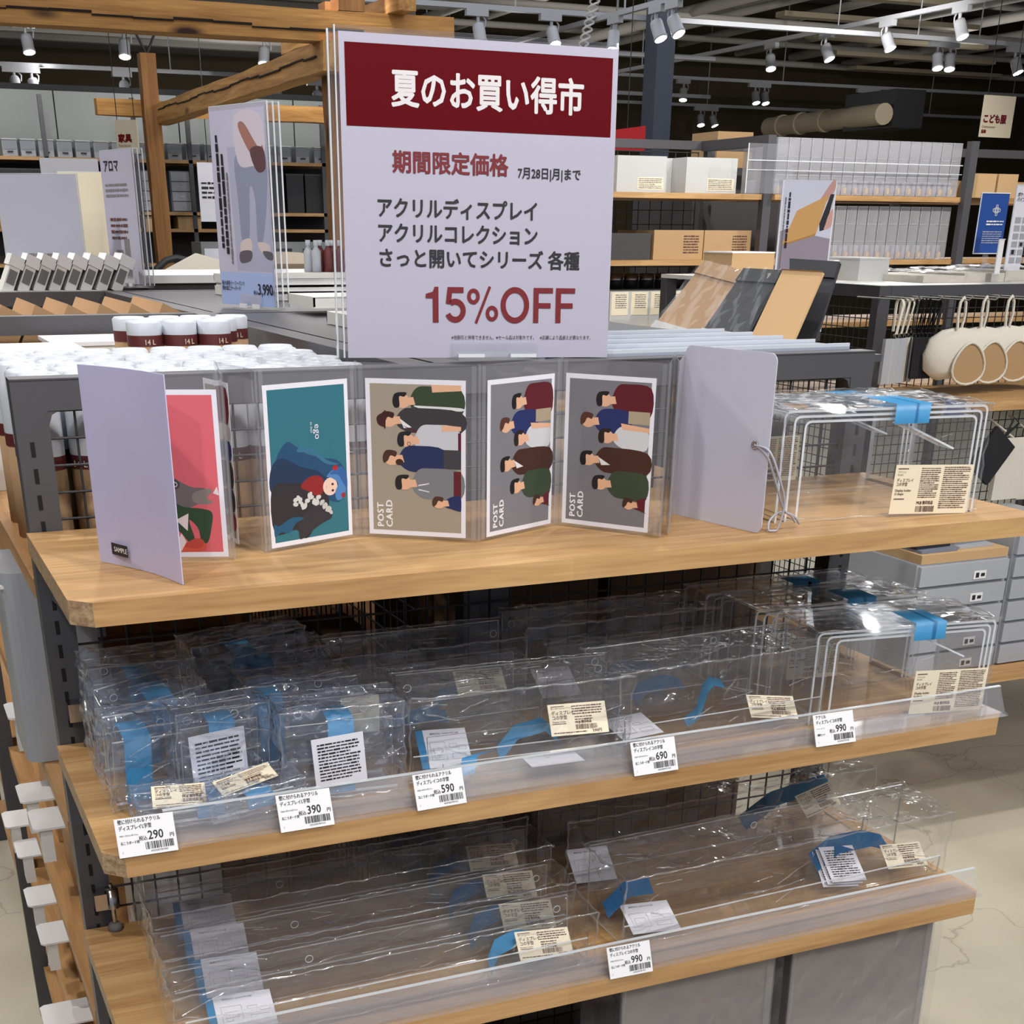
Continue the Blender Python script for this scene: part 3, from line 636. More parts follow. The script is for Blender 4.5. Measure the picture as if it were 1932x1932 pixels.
def tape(parent, path, wd, axis, mat='tape', name='tape'):
    """ribbon of blue tape: polyline path widened by wd along axis"""
    b = B(); ax = Vector(axis); vs = [Vector(p) for p in path] + [Vector(p) + ax * wd for p in path]; n = len(path)
    b.add(vs, [(i, i + 1, n + i + 1, n + i) for i in range(n - 1)], 0, True)
    return b.build(name, mat, parent)
def wall_tray(lab, x0, y0, z0, L_, D=0.085, hb=0.085, hf=0.03, rz=0.0, rx=0.0, group=None, bag=None, holes=(0.03, 0.97), seed=0, film='film', t=0.003):
    """J-shaped clear shelf: tall back with screw eyes, floor and short front lip; origin at front left foot"""
    o = thing('acrylic_tray', lab, 'acrylic tray', (x0, y0, z0), group=group, rot=(rx, 0, rz))
    ln = rounded([(0, 0, hf), (0, 0, 0), (0, D, 0), (0, D + 0.006, hb)], 0.007, 5)
    b = B(); sheet(b, [Vector(p) + Vector((0, 0, 0.0032)) for p in ln], t, (L_, 0, 0)); b.build('body', ['acrylic', 'edge'], o)
    for h in holes:
        c = Vector((L_ * h if L_ * h > 0.012 else 0.012, D + 0.0035, hb - 0.012)); r = B()
        pts = [c + Vector((math.cos(a) * 0.0042, -0.0006, math.sin(a) * 0.0042)) for a in [2 * PI * k / 12 for k in range(13)]]
        r.tube(pts, 0.0006, 5); r.build('screw_hole', 'edge', o)
    if bag:
        bw, bd, bh = bag; crinkle(bw, bd, bh, seed, 0.0034, (int(6 + bw * 60), 6, 6)).build('bag', film, o, loc=((L_ - bw) / 2, (D - bd) / 2 + 0.004, -0.0005)); glint_seams(o, bw, bd, bh, seed, ((L_ - bw) / 2, (D - bd) / 2 + 0.004, 0), int(6 + bw * 50))
    return o
def riser(o, x0, x1, y0, y1, h, t=0.0026, z=0.0, r=0.006, name='riser'):
    """U-shaped stand: top and two side walls with rounded shoulders"""
    ln = rounded([(x1, y0, z), (x1, y0, z + h), (x0, y0, z + h), (x0, y0, z)], r, 5); b = B(); sheet(b, ln, t, (0, y1 - y0, 0))
    return b.build(name, ['acrylic', 'edge'], o)
def riser_set(lab, x, y, z, w_, d_, h_, rz, group, lbl=True, tp=True, seed=0, back_leaf=True):
    o = thing('riser_set', lab, 'acrylic riser', (x, y, z), group=group, rz=rz)
    riser(o, 0, w_, 0, d_, h_); riser(o, 0.013, w_ - 0.0045, 0.002, d_ - 0.004, h_ - 0.0055); riser(o, 0.027, w_ - 0.009, 0.004, d_ - 0.008, h_ - 0.011)
    b = B(); sheet(b, [Vector((w_ - 0.075, 0.03, h_ - 0.02)), Vector((w_ - 0.03, 0.005, h_ * 0.62))], 0.002, (0, 0.03, 0.0)); b.build('insert', ['acrylic', 'edge'], o)
    crinkle(w_ + 0.008, d_ + 0.008, h_ + 0.004, seed, 0.0016, (26, 12, 12)).build('bag', 'film2', o, loc=(-0.004, -0.004, -0.0003)); glint_seams(o, w_ + 0.008, d_ + 0.008, h_ + 0.004, seed, (-0.004, -0.004, 0), 10, 0.0010)
    if tp:
        for (xa, wd) in ((w_ * 0.52, 0.028), (w_ * 0.62, 0.018)):
            tape(o, [(xa, -0.0055, h_ - 0.014), (xa, -0.0055, h_ + 0.0065), (xa, d_ * 0.5, h_ + 0.007)], wd, (1, 0, 0))
    if lbl: label_card(o, (w_ * 0.55, -0.0068, 0.004), (0, R_(2), 0), 0.098, 0.052, True)
    if back_leaf: label_card(o, (w_ * 0.10, d_ + 0.006, 0.02), (0, 0, 0), 0.07, 0.05, True, name='rear_label')
    return o
# ================================================================ GOODS ON THE TOP BOARD
riser_set('three nested clear acrylic risers with two blue tapes, front of the top board', 0.746, -0.244, Z1, 0.242, 0.128, 0.112, R_(-6.5), 'boxed acrylic riser sets', seed=11)
g = riser_set('clear wrapped riser set standing behind the front set on the top board', 0.80, -0.105, Z1, 0.22, 0.075, 0.104, R_(-3), 'boxed acrylic riser sets', lbl=False, seed=12, back_leaf=False)
# ---- the fold-out postcard album
HA = 0.170
V = [(.097, -.285), (.045, -.165), (.163, -.208), (.183, -.098), (.198, -.190), (.308, -.148), (.408, -.220), (.520, -.170), (.588, -.268), (.650, -.172), (.604, -.258), (.668, -.163), (.696, -.289)]
ZB = Z1 + 0.0006
al = thing('postcard_album', 'zigzag fold-out postcard album in frosted plastic covers standing across the top board', 'album', (V[1][0], V[1][1], ZB))
O = Vector((V[1][0], V[1][1], 0))
def panel(a, b_, h, mat, name, t=0.0008, bulge=0.0, n=1, z=0.0, rad=0.0):
    a, b_ = Vector((*a, 0)) - O, Vector((*b_, 0)) - O; d = b_ - a; nr = Vector((-d.y, d.x, 0)).normalized(); bb = B()
    if n > 1:
        ps = [a + d * (i / n) + nr * bulge * math.sin(PI * i / n) for i in range(n + 1)]; vs = []
        for p in ps: vs += [p + Vector((0, 0, z)), p + Vector((0, 0, z + h)), p + nr * t + Vector((0, 0, z)), p + nr * t + Vector((0, 0, z + h))]
        fs = []
        for i in range(n):
            k = i * 4; q = k + 4; fs += [(k, q, q + 1, k + 1), (q + 2, k + 2, k + 3, q + 3), (k + 1, q + 1, q + 3, k + 3), (q, k, k + 2, q + 2)]
        fs += [(0, 1, 3, 2), (n * 4, n * 4 + 2, n * 4 + 3, n * 4 + 1)]; bb.add(vs, fs, 0, False)
    elif rad:
        L_ = d.length; u = d.normalized(); out = [a + Vector((0, 0, z)), a + u * (L_ - 0.002) + Vector((0, 0, z))]
        out = [a + Vector((0, 0, z))]
        for (cx, cz, a0) in ((L_ - rad, rad, -90), (L_ - rad, h - rad, 0)):
            for k in range(6): an = R_(a0 + k * 18); out.append(a + u * (cx + rad * math.cos(an)) + Vector((0, 0, z + cz + rad * math.sin(an))))
        for k in range(6): an = R_(90 + k * 18); out.append(a + u * (rad + rad * math.cos(an)) + Vector((0, 0, z + h - rad + rad * math.sin(an))))
        bb.prism(out, nr * t)
    else: bb.prism([a + Vector((0, 0, z)), b_ + Vector((0, 0, z)), b_ + Vector((0, 0, z + h)), a + Vector((0, 0, z + h))], nr * t)
    return bb.build(name, mat, al)
panel(V[1], V[0], HA + 0.003, 'frost', 'front_cover', 0.0011, 0.007, 10)
for i in range(1, len(V) - 2): panel(V[i], V[i + 1], HA - 0.006, 'pocket', 'pocket_page', 0.0006, z=0.002)
for i in range(2, len(V) - 2):
    q = Vector((*V[i], 0)) - O; B().tube([q + Vector((0, 0, 0.002)), q + Vector((0, 0, HA - 0.003))], 0.0014, 6).build('fold_strip', 'pocket', al)
    for k in (-1, 1):                                            # welded strip either side of the fold
        a = Vector((*V[i], 0)); b2 = Vector((*V[i + k], 0)); u = (b2 - a).normalized(); n_ = Vector((-u.y, u.x, 0)) * (-k * 0.0008)
        s0 = a + u * 0.003 + n_ - O; s1 = a + u * 0.0075 + n_ - O
        B().prism([s0 + Vector((0, 0, .003)), s1 + Vector((0, 0, .003)), s1 + Vector((0, 0, HA - .005)), s0 + Vector((0, 0, HA - .005))], n_ * 0.2).build('weld_strip', 'pocket', al)
panel(V[11], V[12], HA + 0.004, 'frost2', 'back_cover', 0.0011, rad=0.009)
B().box((0, 0, 0), (0.0085, 0.0002, HA)).build('spine_strip', 'pocket', al, loc=(V[11][0] - O.x + 0.001, V[11][1] - O.y - 0.0025, 0.002), rot=(0, 0, math.atan2(V[12][1] - V[11][1], V[12][0] - V[11][0])))
# SAMPLE sticker low on the front cover
cu_ = (Vector((*V[0], 0)) - Vector((*V[1], 0))).normalized(); cang = math.atan2(cu_.y, cu_.x)
st = B().box((0, 0, 0), (0.026, 0.0003, 0.0105)).build('sample_sticker', 'blackcard', al, loc=Vector((V[1][0], V[1][1], 0)) - O + cu_ * 0.020 + Vector((cu_.y, -cu_.x, 0)) * 0.0002 + Vector((0, 0, 0.010)), rot=(0, 0, cang))
st.location += Vector((cu_.y, -cu_.x, 0)) * -0.0015
text(st, 'SAMPLE', 0.0062, (0.0045, -0.0003, 0.0032), 'white', 0.0002)
# eyelet and cord on the back cover
ba, bb_ = Vector((*V[11], 0)), Vector((*V[12], 0)); bu = (bb_ - ba).normalized(); bn = Vector((bu.y, -bu.x, 0)); pe = ba + bu * ((bb_ - ba).length - 0.019) + bn * 0.0008 - O + Vector((0, 0, HA * 0.505))
ring = [pe + bu * 0.0034 * math.cos(2 * PI * k / 14) + Vector((0, 0, 0.0034 * math.sin(2 * PI * k / 14))) for k in range(15)]
B().tube(ring, 0.0011, 6).build('eyelet', 'chrome', al)
def bez(pts, n=8):
    out = []; P = [Vector(p) for p in pts]
    for i in range(len(P) - 1):
        p0, p1, p2, p3 = P[max(i - 1, 0)], P[i], P[i + 1], P[min(i + 2, len(P) - 1)]
        for k in range(n):
            t = k / n; out.append(0.5 * ((2 * p1) + (p2 - p0) * t + (2 * p0 - 5 * p1 + 4 * p2 - p3) * t * t + (3 * p1 - p0 - 3 * p2 + p3) * t ** 3))
    return out + [P[-1]]
def W2(px, py, y): return at(px, py, y=y) - O - Vector((0, 0, ZB))
cd = bez([pe, W2(1452, 852, -.292), W2(1470, 900, -.296), W2(1480, 950, -.292), W2(1466, 1000, -.288), W2(1452, 1008, -.286), W2(1451, 985, -.283), W2(1470, 967, -.280), W2(1495, 972, -.278), W2(1508, 988, -.272)], 8)
for q in cd: q.z = max(q.z, 0.0016)
B().tube(cd, 0.0012, 7).build('cord', 'rope', al)
cd = bez([pe + Vector((0, 0, .001)), W2(1448, 862, -.289), W2(1462, 905, -.290), W2(1478, 960, -.284), W2(1492, 972, -.279), W2(1500, 985, -.275)], 8)
for q in cd: q.z = max(q.z, 0.0016)
B().tube(cd, 0.0012, 7).build('cord', 'rope', al)
# ---- postcards: flat printed artwork, each a thing of its own in its pocket
def pal(name, rgb, spec=0.5):
    if name not in M: M[name] = pm(name, rgb, 0.5, spec=spec)
    return name
class Art:
    """print drawn as thin flat shapes over a card; u to the right, v up, in millimetres"""
    def __init__(s): s.b = B(); s.mats = []; s.k = 0
    def poly(s, pts, rgb):
        nm = pal('print_%d_%d_%d' % rgb, rgb)
        if nm not in s.mats: s.mats.append(nm)
        s.k += 1; y = -0.00045 - s.k * 0.00001
        s.b.add([(u / 1000, y, v / 1000) for u, v in pts], [list(range(len(pts)))], s.mats.index(nm)); return s
    def ell(s, u, v, a, c, rgb, rot=0, a0=0, a1=360, n=16):
        cr_, sr_ = math.cos(R_(rot)), math.sin(R_(rot)); P = []
        for k in range(n + (0 if a1 - a0 == 360 else 1)):
            t = R_(a0 + (a1 - a0) * k / n); x, y = a * math.cos(t), c * math.sin(t); P.append((u + x * cr_ - y * sr_, v + x * sr_ + y * cr_))
        return s.poly(P, rgb)
    def smooth(s, pts, rgb, n=4):
        P = [Vector((x, y, 0)) for x, y in pts]; m = len(P); out = []
        for i in range(m):
            p0, p1, p2, p3 = P[i - 1], P[i], P[(i + 1) % m], P[(i + 2) % m]
            for k in range(n):
                t = k / n; q = 0.5 * ((2 * p1) + (p2 - p0) * t + (2 * p0 - 5 * p1 + 4 * p2 - p3) * t * t + (3 * p1 - p0 - 3 * p2 + p3) * t ** 3); out.append((q.x, q.y))
        return s.poly(out, rgb)
def card(lab, i, s0, art, bg_, front=True, wmm=100, hmm=148, z=0.004, m=4.5):
    a, b2 = Vector((*V[i], 0)), Vector((*V[i + 1], 0)); u = (b2 - a).normalized(); nrm = Vector((u.y, -u.x, 0)) * (1 if front else -1)
    p = a + u * s0 + nrm * 0.0010 + Vector((0, 0, ZB + z)); ang = math.atan2(u.y, u.x)
    c = thing('postcard', lab, 'postcard', p, group='postcards in the album', rz=ang)
    B().box((0, -0.0004, 0), (wmm / 1000, 0, hmm / 1000)).build('card', 'paper', c)
    A = Art(); A.poly([(m, m), (wmm - m, m), (wmm - m, hmm - m), (m, hmm - m)], bg_)
    if art: art(A, wmm, hmm, m)
    A.b.build('print', A.mats, c); return c
SK = (226, 178, 146)
def person(A, u, v, hair, top, facing=-1, s=1.0, R=96, wb=13, hat=None, glasses=False, style=0, under=None, limit=None):
    """figure lying with its head to the left: head at (u,v), body running right to the card's margin R"""
    f = facing
    A.smooth([(u + 7 * s, v + 3 * s), (u + 13 * s, v + wb), (u + 24 * s, v + wb + 2), (R, v + wb - 1), (R, v - wb), (u + 24 * s, v - wb - 1), (u + 14 * s, v - wb + 1), (u + 7 * s, v - 4 * s)], top) if not limit else None
    A.poly([(u + 2 * s, v + 3 * s), (u + 10 * s, v + 4 * s), (u + 12 * s, v - 3 * s), (u + 2 * s, v - 4 * s)], SK)
    A.ell(u - 1 * s, v, 7.6 * s, 6.4 * s, SK)
    if style == 0: A.smooth([(u - 9 * s, v - 4 * s), (u - 10 * s, v + 2 * s), (u - 6 * s, v + 8 * s), (u + 4 * s, v + 7 * s), (u + 3 * s, v + 2 * s), (u - 2 * s, v + 3 * s), (u - 5 * s, v - 2 * s)], hair)
    else: A.smooth([(u - 9 * s, v - 6 * s), (u - 11 * s, v), (u - 8 * s, v + 7 * s), (u + 3 * s, v + 8 * s), (u + 1 * s, v + 4 * s), (u - 4 * s, v + 4 * s), (u - 4 * s, v - 5 * s)], hair)
    if glasses: A.ell(u + 1, v - 3.4, 1.9, 1.9, (40, 30, 30)); A.ell(u + 1, v - 3.4, 1.4, 1.4, SK)
    if hat: A.smooth([(u - 12, v - 4), (u - 13, v + 3), (u - 6, v + 6), (u - 5, v - 6)], hat); A.poly([(u - 6, v - 8), (u - 4.5, v - 8), (u - 4, v + 9), (u - 5.5, v + 9)], hat)
def group_a(A, w_, h_, m):
    R = w_ - m
    person(A, 38, 128, (22, 22, 26), (52, 68, 46), R=R, wb=12, style=1)
    A.poly([(66, h_ - m), (R, h_ - m), (R, h_ - m - 5), (67, h_ - m - 7)], SK); A.smooth([(48, 124), (60, 121), (R, 120), (R, 123), (60, 124)], (222, 222, 224), 3)
    person(A, 24, 110, (60, 24, 20), (56, 54, 58), R=R, wb=10, hat=(62, 26, 24)); A.poly([(34, 112), (46, 104), (38, 103)], (226, 226, 230)); A.poly([(36, 106), (52, 98), (50, 101)], (96, 24, 32))
    person(A, 42, 92, (26, 26, 30), (198, 200, 208), R=R - 3, wb=13, glasses=True, style=1); A.poly([(76, 107), (R, 106), (R, 102), (76, 101)], SK); A.poly([(R - 3, 100), (R, 100), (R, 76), (R - 3, 78)], (90, 20, 40))
    person(A, 26, 74, (70, 42, 30), (30, 44, 86), R=78, wb=11); A.ell(33, 71, 4, 3, (60, 34, 26)); A.poly([(78, 84), (R, 84), (R, 66), (78, 66)], (62, 60, 66))
    person(A, 39, 51, (28, 24, 26), (122, 124, 130), R=R, wb=13, style=1); A.poly([(52, 50), (63, 52), (63, 51), (52, 48.6)], (220, 220, 224)); A.poly([(52, 46), (63, 44), (63, 43), (52, 44.8)], (220, 220, 224)); A.poly([(88, 64), (R, 64), (R, 40), (88, 40)], (92, 22, 34))
    person(A, 74, 33, (74, 46, 32), (28, 42, 92), R=R, wb=6, s=0.8)
def group_b(A, w_, h_, m):
    R = w_ - m
    person(A, 46, 125, (24, 22, 26), (92, 22, 34), R=R, wb=14, style=1)
    person(A, 28, 104, (84, 48, 36), (34, 46, 100), R=R - 22, wb=11); A.poly([(72, 116), (R, 116), (R, 104), (72, 104)], (170, 156, 132))
    person(A, 50, 90, (34, 26, 26), (206, 208, 214), R=R - 2, wb=10, style=1); A.poly([(64, 104), (R, 101), (R, 97), (66, 98)], SK)
    person(A, 30, 67, (24, 22, 24), (66, 38, 28), R=R, wb=11, style=1); A.poly([(40, 70), (54, 63), (44, 62)], (226, 226, 228))
    person(A, 45, 44, (26, 24, 28), (54, 70, 50), R=R, wb=12, style=1)
    person(A, 78, 26, (62, 40, 30), (92, 24, 38), R=R, wb=6, s=0.8)
def teal(A, w_, h_, m):
    A.smooth([(m, 62), (12, 84), (24, 96), (34, 92), (46, 84), (66, 78), (84, 74), (94, 62), (95, 46), (84, 34), (66, 40), (50, 50), (30, 40), (m, 36)], (32, 74, 112))
    A.smooth([(m, 74), (18, 82), (40, 72), (60, 66), (70, 54), (40, 46), (m, 50)], (28, 52, 84))
    A.smooth([(36, 86), (52, 84), (70, 72), (86, 70), (70, 76), (54, 88), (40, 90)], (52, 110, 142))
    A.smooth([(m, 14), (m, 56), (30, 58), (52, 54), (66, 48), (72, 34), (58, 22), (48, 8), (40, m), (30, 14)], (44, 42, 48))
    A.smooth([(34, m), (44, 8), (62, 16), (74, 20), (74, 30), (60, 34), (44, 30), (34, 20)], (50, 48, 56))
    A.smooth([(m, 10), (12, 14), (22, 12), (30, 20), (40, 24), (26, 26), (10, 20), (m, 22)], (30, 86, 120))
    A.smooth([(38, 54), (50, 62), (64, 60), (66, 50), (60, 42), (48, 48)], (142, 36, 38))
    A.ell(74, 50, 9, 8.5, (232, 202, 186)); A.smooth([(70, 60), (80, 66), (92, 62), (95, 50), (90, 38), (82, 36), (80, 44), (84, 52), (76, 58)], (78, 130, 190))
    A.smooth([(74, 62), (88, 68), (95, 58), (95, 46), (90, 52), (84, 60)], (52, 96, 160))
    A.ell(77, 52, 1.6, 1.2, (70, 30, 34)); A.ell(77, 46, 1.6, 1.2, (70, 30, 34)); A.poly([(69, 48.6), (70, 51), (69.4, 51)], (150, 60, 60))
    A.ell(81, 67, 3.4, 2.4, (172, 40, 40)); A.ell(90, 40, 2.6, 2.6, (160, 40, 46))
    r = random.Random(2)
    for k in range(15): A.ell(30 + k * 2.1 + r.uniform(-1, 1), 38 + 5 * math.sin(k * .9) + k * 0.25, 3.4, 2.2, (206, 206, 204), r.uniform(0, 180), n=7)
    for k in range(9): A.ell(62 + k * 1.4, 36 - k * 1.2 + 2 * math.sin(k * 2), 3.0, 2.0, (196, 196, 196), r.uniform(0, 180), n=7)
def pink(A, w_, h_, m):
    A.smooth([(m, 84), (10, 92), (26, 90), (38, 84), (52, 74), (70, 64), (84, 62), (80, 52), (70, 46), (48, 42), (22, 50), (m, 58)], (108, 100, 100))
    A.ell(56, 66, 4.4, 4.4, (70, 60, 64)); A.ell(56, 66, 2.4, 2.4, (190, 186, 186)); A.ell(56, 66, 1.4, 1.4, (30, 28, 30))
    A.smooth([(72, 58), (84, 62), (90, 60), (84, 54), (90, 50), (82, 48), (72, 50)], (132, 124, 120)); A.poly([(94, 64), (95.5, 56), (90, 58)], (226, 222, 222))
    A.smooth([(48, 78), (52, 96), (56, 84), (54, 72)], (214, 96, 70)); A.ell(53, 98, 3, 4, (70, 54, 60))
    A.smooth([(50, 50), (62, 46), (80, 44), (88, 40), (86, 26), (82, 14), (76, 12), (74, 26), (66, 34), (70, 16), (66, 12), (58, 22), (50, 30)], (40, 70, 44))
    A.poly([(54, 34), (66, 40), (64, 24)], (226, 214, 214))
    A.smooth([(52, 8), (62, 14), (74, 14), (80, 12), (78, 6), (66, 5), (54, 5)], (206, 84, 66)); A.smooth([(60, 10), (70, 17), (78, 15), (74, 8)], (186, 70, 58)); A.poly([(56, m), (62, 14), (58, 22), (52, 12)], (226, 214, 214))
def edge_art(A, w_, h_, m):
    R = w_ - m
    for (v0, v1, u0, col) in ((112, 143, 26, (110, 26, 36)), (96, 110, 18, (196, 190, 184)), (78, 95, 30, (36, 52, 104)), (52, 76, 24, (48, 52, 50)), (30, 50, 28, (30, 32, 38)), (12, 28, 36, (120, 24, 34))):
        A.smooth([(u0, v0 + 2), (u0 - 3, (v0 + v1) / 2), (u0, v1 - 2), (R, v1), (R, v0)], col, 3)
card('postcard with a pink ground, a grey fish and red shoes, half behind the lilac cover', 1, 0.020, pink, (214, 100, 110))
c = card('narrow postcard edge with dark red and blue figures seen steeply beside the pink one', 3, 0.002, edge_art, (150, 146, 136), wmm=60); c.location += Vector((-.012, .002, 0))
c = card('teal postcard with a blue haired figure in a black coat with a white ruff', 4, 0.006, teal, (46, 112, 128))
text(c, 'ego', 0.010, (0.058, -0.0008, 0.110), 'paper', rot=(PI / 2, PI / 2, 0)); text(c, 'to days', 0.0034, (0.053, -0.0008, 0.112), 'paper', rot=(PI / 2, PI / 2, 0))
c = card('beige postcard of six men lying sideways, one in a hat, lettered POST CARD', 5, 0.010, group_a, (160, 150, 134))
def pc(c): 
    text(c, 'POST\nCARD', 0.0092, (0.0155, -0.0008, 0.0075), 'white', 0.0005, rot=(PI / 2, -PI / 2, 0), space=1.12)
pc(c)
c = card('grey postcard of six people sideways, left of the last one, lettered POST CARD', 6, 0.010, group_b, (124, 124, 132)); pc(c)
c = card('grey postcard of six people, nearest the back cover, lettered POST CARD', 7, 0.006, group_b, (120, 120, 128)); pc(c)
# ================================================================ GOODS ON THE MIDDLE BOARD
g = 'boxed acrylic riser sets'
riser_set('nested clear risers with a large cream label, foremost set on the middle board', 0.808, -0.262, Z2, 0.228, 0.100, 0.106, R_(-7), g, seed=21)
riser_set('middle wrapped riser set right behind the front one on the middle board', 0.800, -0.150, Z2, 0.236, 0.080, 0.106, R_(-2), g, lbl=False, seed=22, back_leaf=False)
riser_set('rearmost wrapped riser set against the mesh on the middle board', 0.785, -0.062, Z2, 0.236, 0.050, 0.106, R_(0), g, lbl=False, seed=23, back_leaf=False)
def blue_strip(o, x, L_=0.03, D=0.085, mat='tape'): return tape(o, [(x, 0.01, 0.009), (x, D * 0.55, 0.012), (x, D - 0.004, 0.02), (x, D - 0.002, 0.035)], L_, (1, 0, 0), mat)
gt = 'clear acrylic wall trays on the two lower boards'
o = wall_tray('clear tray with printed leaflet and cream 590 label, foremost on the middle board', 0.318, -0.262, Z2 + 0.002, 0.236, 0.060, 0.090, 0.026, R_(-3.5), R_(5), gt, (0.246, 0.072, 0.094), seed=31)
leaflet(o, (0.022, 0.012, 0.0085), (R_(-62), 0, R_(-6)), 0.046, 0.050, blue=True)
tape(o, [(0.098, 0.008, 0.0085), (0.125, 0.028, 0.022), (0.160, 0.036, 0.024), (0.176, 0.034, 0.0085)], 0.022, (0.15, 1, 0.3), 'tape')
tape(o, [(0.176, 0.050, 0.016), (0.225, 0.050, 0.02)], 0.016, (0, 0.3, 1), 'tape')
label_card(o, (0.150, -0.0035, 0.036), (R_(-38), 0, R_(-4)), 0.064, 0.034)
o = wall_tray('clear tray lying under the foremost one, its front lip behind the 590 tag', 0.338, -0.296, Z2 + 0.0045, 0.225, 0.050, 0.034, 0.024, R_(-3.5), 0, gt, None)
tape(o, [(0.02, 0.012, 0.008), (0.03, 0.03, 0.02), (0.05, 0.034, 0.022)], 0.018, (1, 0.1, 0), 'tape'); B().box((0.10, 0.01, 0.008), (0.16, 0.045, 0.0085)).build('leaflet', 'paper', o)
o = wall_tray('long clear tray with a curling blue tape and cream label left of the riser sets', 0.548, -0.272, Z2 + 0.002, 0.270, 0.075, 0.092, 0.028, R_(2), R_(3), gt, (0.274, 0.086, 0.094), seed=33)
tape(o, [(0.105, 0.020, 0.010), (0.122, 0.022, 0.020), (0.130, 0.026, 0.045), (0.140, 0.03, 0.052), (0.158, 0.032, 0.046)], 0.020, (0.3, 1, 0.15), 'tape')
label_card(o, (0.178, 0.004, 0.018), (R_(-52), R_(6), R_(-10)), 0.060, 0.030, price='690'); leaflet(o, (0.02, 0.018, 0.0085), (R_(-80), 0, R_(5)), 0.055, 0.045)
def back_tray(lab, x, y, L_, seed, hb=0.090, z=Z2 + 0.002, lab_x=None, tp=None, lf=None, rz=0):
    o = wall_tray(lab, x, y, z, L_, 0.070, hb, 0.03, R_(rz), R_(3), gt, (L_ + 0.006, 0.08, hb + 0.006), seed=seed)
    if lab_x is not None: label_card(o, (lab_x, 0.012, 0.030), (R_(-48), 0, R_(-3)), 0.060, 0.032)
    if tp is not None: tape(o, [(tp, 0.012, 0.009), (tp + 0.02, 0.03, 0.018), (tp + 0.06, 0.04, 0.018), (tp + 0.085, 0.045, 0.009)], 0.026, (0.2, 1, 0.25), 'tapedark')
    if lf is not None: leaflet(o, (lf, 0.014, 0.0085), (R_(-66), 0, R_(-4)), 0.050, 0.050)
    return o
back_tray('clear bagged tray with a cream label at the rear of the middle board', 0.285, -0.112, 0.225, 41, lab_x=0.150, tp=0.120)
back_tray('clear bagged tray behind the 590 tray, second row of the middle board', 0.275, -0.178, 0.225, 42, 0.070, tp=0.05)
back_tray('long crinkled tray at the rear of the middle board left of the risers', 0.520, -0.100, 0.255, 43, 0.096, tp=0.12, lf=0.03)
back_tray('long clear tray in the second row behind the curling blue tape', 0.545, -0.176, 0.232, 44, 0.070, tp=0.09)
def l_shape(lab, x, y, z, w_, h_, d_, rot, seed, tp=0.5, leaf=False, lbl=False, bagd=0.05, rnd=0.008):
    """L-shaped clear plate in a crackly bag, with a blue band"""
    o = thing('acrylic_bracket', lab, 'acrylic shelf', (x, y, z), rot=rot, group='bagged L-shaped acrylic shelves at the left')
    ln = rounded([(0, 0, 0.003), (0, d_, 0.003), (0, d_ + 0.002, h_)], 0.006, 4); b = B(); sheet(b, ln, 0.003, (w_, 0, 0)); b.build('plate', ['acrylic', 'edge'], o)
    b = B(); sheet(b, rounded([(0, d_ - 0.004, 0.006), (0, 0.004, 0.008), (0, 0.002, h_ * 0.9)], 0.008, 4), 0.0026, (w_ * 0.96, 0, 0)); b.build('plate', ['acrylic', 'edge'], o)
    xa = w_ * tp - 0.014
    tape(o, [(xa, -0.0015, 0.005), (xa, -0.0015, h_ * 0.93), (xa, d_ * 0.5, h_ * 0.96), (xa, d_, h_ * 0.90)], 0.026, (1, 0, 0))
    crinkle(w_ + 0.012, d_ + 0.012, h_ + 0.008, seed, 0.0045, (12, 6, 12)).build('bag', 'filmglare', o, loc=(-0.006, -0.007, 0)); glint_seams(o, w_ + 0.012, d_ + 0.012, h_ + 0.008, seed, (-0.006, -0.007, 0), 14)
    for hx in (0.2, 0.8):
        c = Vector((w_ * hx, d_, h_ - 0.014)); B().tube([c + Vector((math.cos(a) * 0.004, -0.0006, math.sin(a) * 0.004)) for a in [2 * PI * k / 12 for k in range(13)]], 0.0006, 5).build('screw_hole', 'edge', o)
    if leaf: leaflet(o, (w_ * 0.12, -0.003, h_ * 0.10), (0, R_(-3), 0), w_ * 0.7, h_ * 0.72, rev=True)
    if lbl: label_card(o, (w_ * 0.05, -0.02, 0.004), (R_(-70), 0, R_(10)), 0.055, 0.026)
    return o
l_shape('bagged L-shaped acrylic with white backing card and blue band, front of the middle board', 0.088, -0.243, Z2 + 0.002, 0.080, 0.094, 0.030, (R_(4), 0, R_(6)), 51, 0.52, True)
l_shape('bagged L-shaped acrylic leaning at the front left corner over the 290 tag', 0.026, -0.215, Z2 + 0.003, 0.070, 0.082, 0.036, (R_(12), 0, R_(4)), 52, 0.35)
l_shape('tall crinkled bag of L-shaped acrylic at the back left corner of the middle board', 0.030, -0.115, Z2 + 0.002, 0.096, 0.108, 0.05, (R_(2), 0, R_(2)), 53, 0.5)
l_shape('bagged acrylic lying flat on the left pile with a deep blue band', 0.040, -0.172, Z2 + 0.048, 0.090, 0.040, 0.05, (R_(14), R_(-8), R_(8)), 54, 0.6)
o = l_shape('wide bagged acrylic with white leaflet under a blue band, near the 390 tag', 0.186, -0.262, Z2 + 0.002, 0.112, 0.088, 0.045, (R_(2), 0, R_(-4)), 55, 0.50, False)
leaflet(o, (0.026, -0.012, 0.016), (0, R_(-4), 0), 0.052, 0.052, rev=True); B().box((0.068, 0.050, 0.045), (0.108, 0.0505, 0.085)).build('backing_card', 'cream', o)
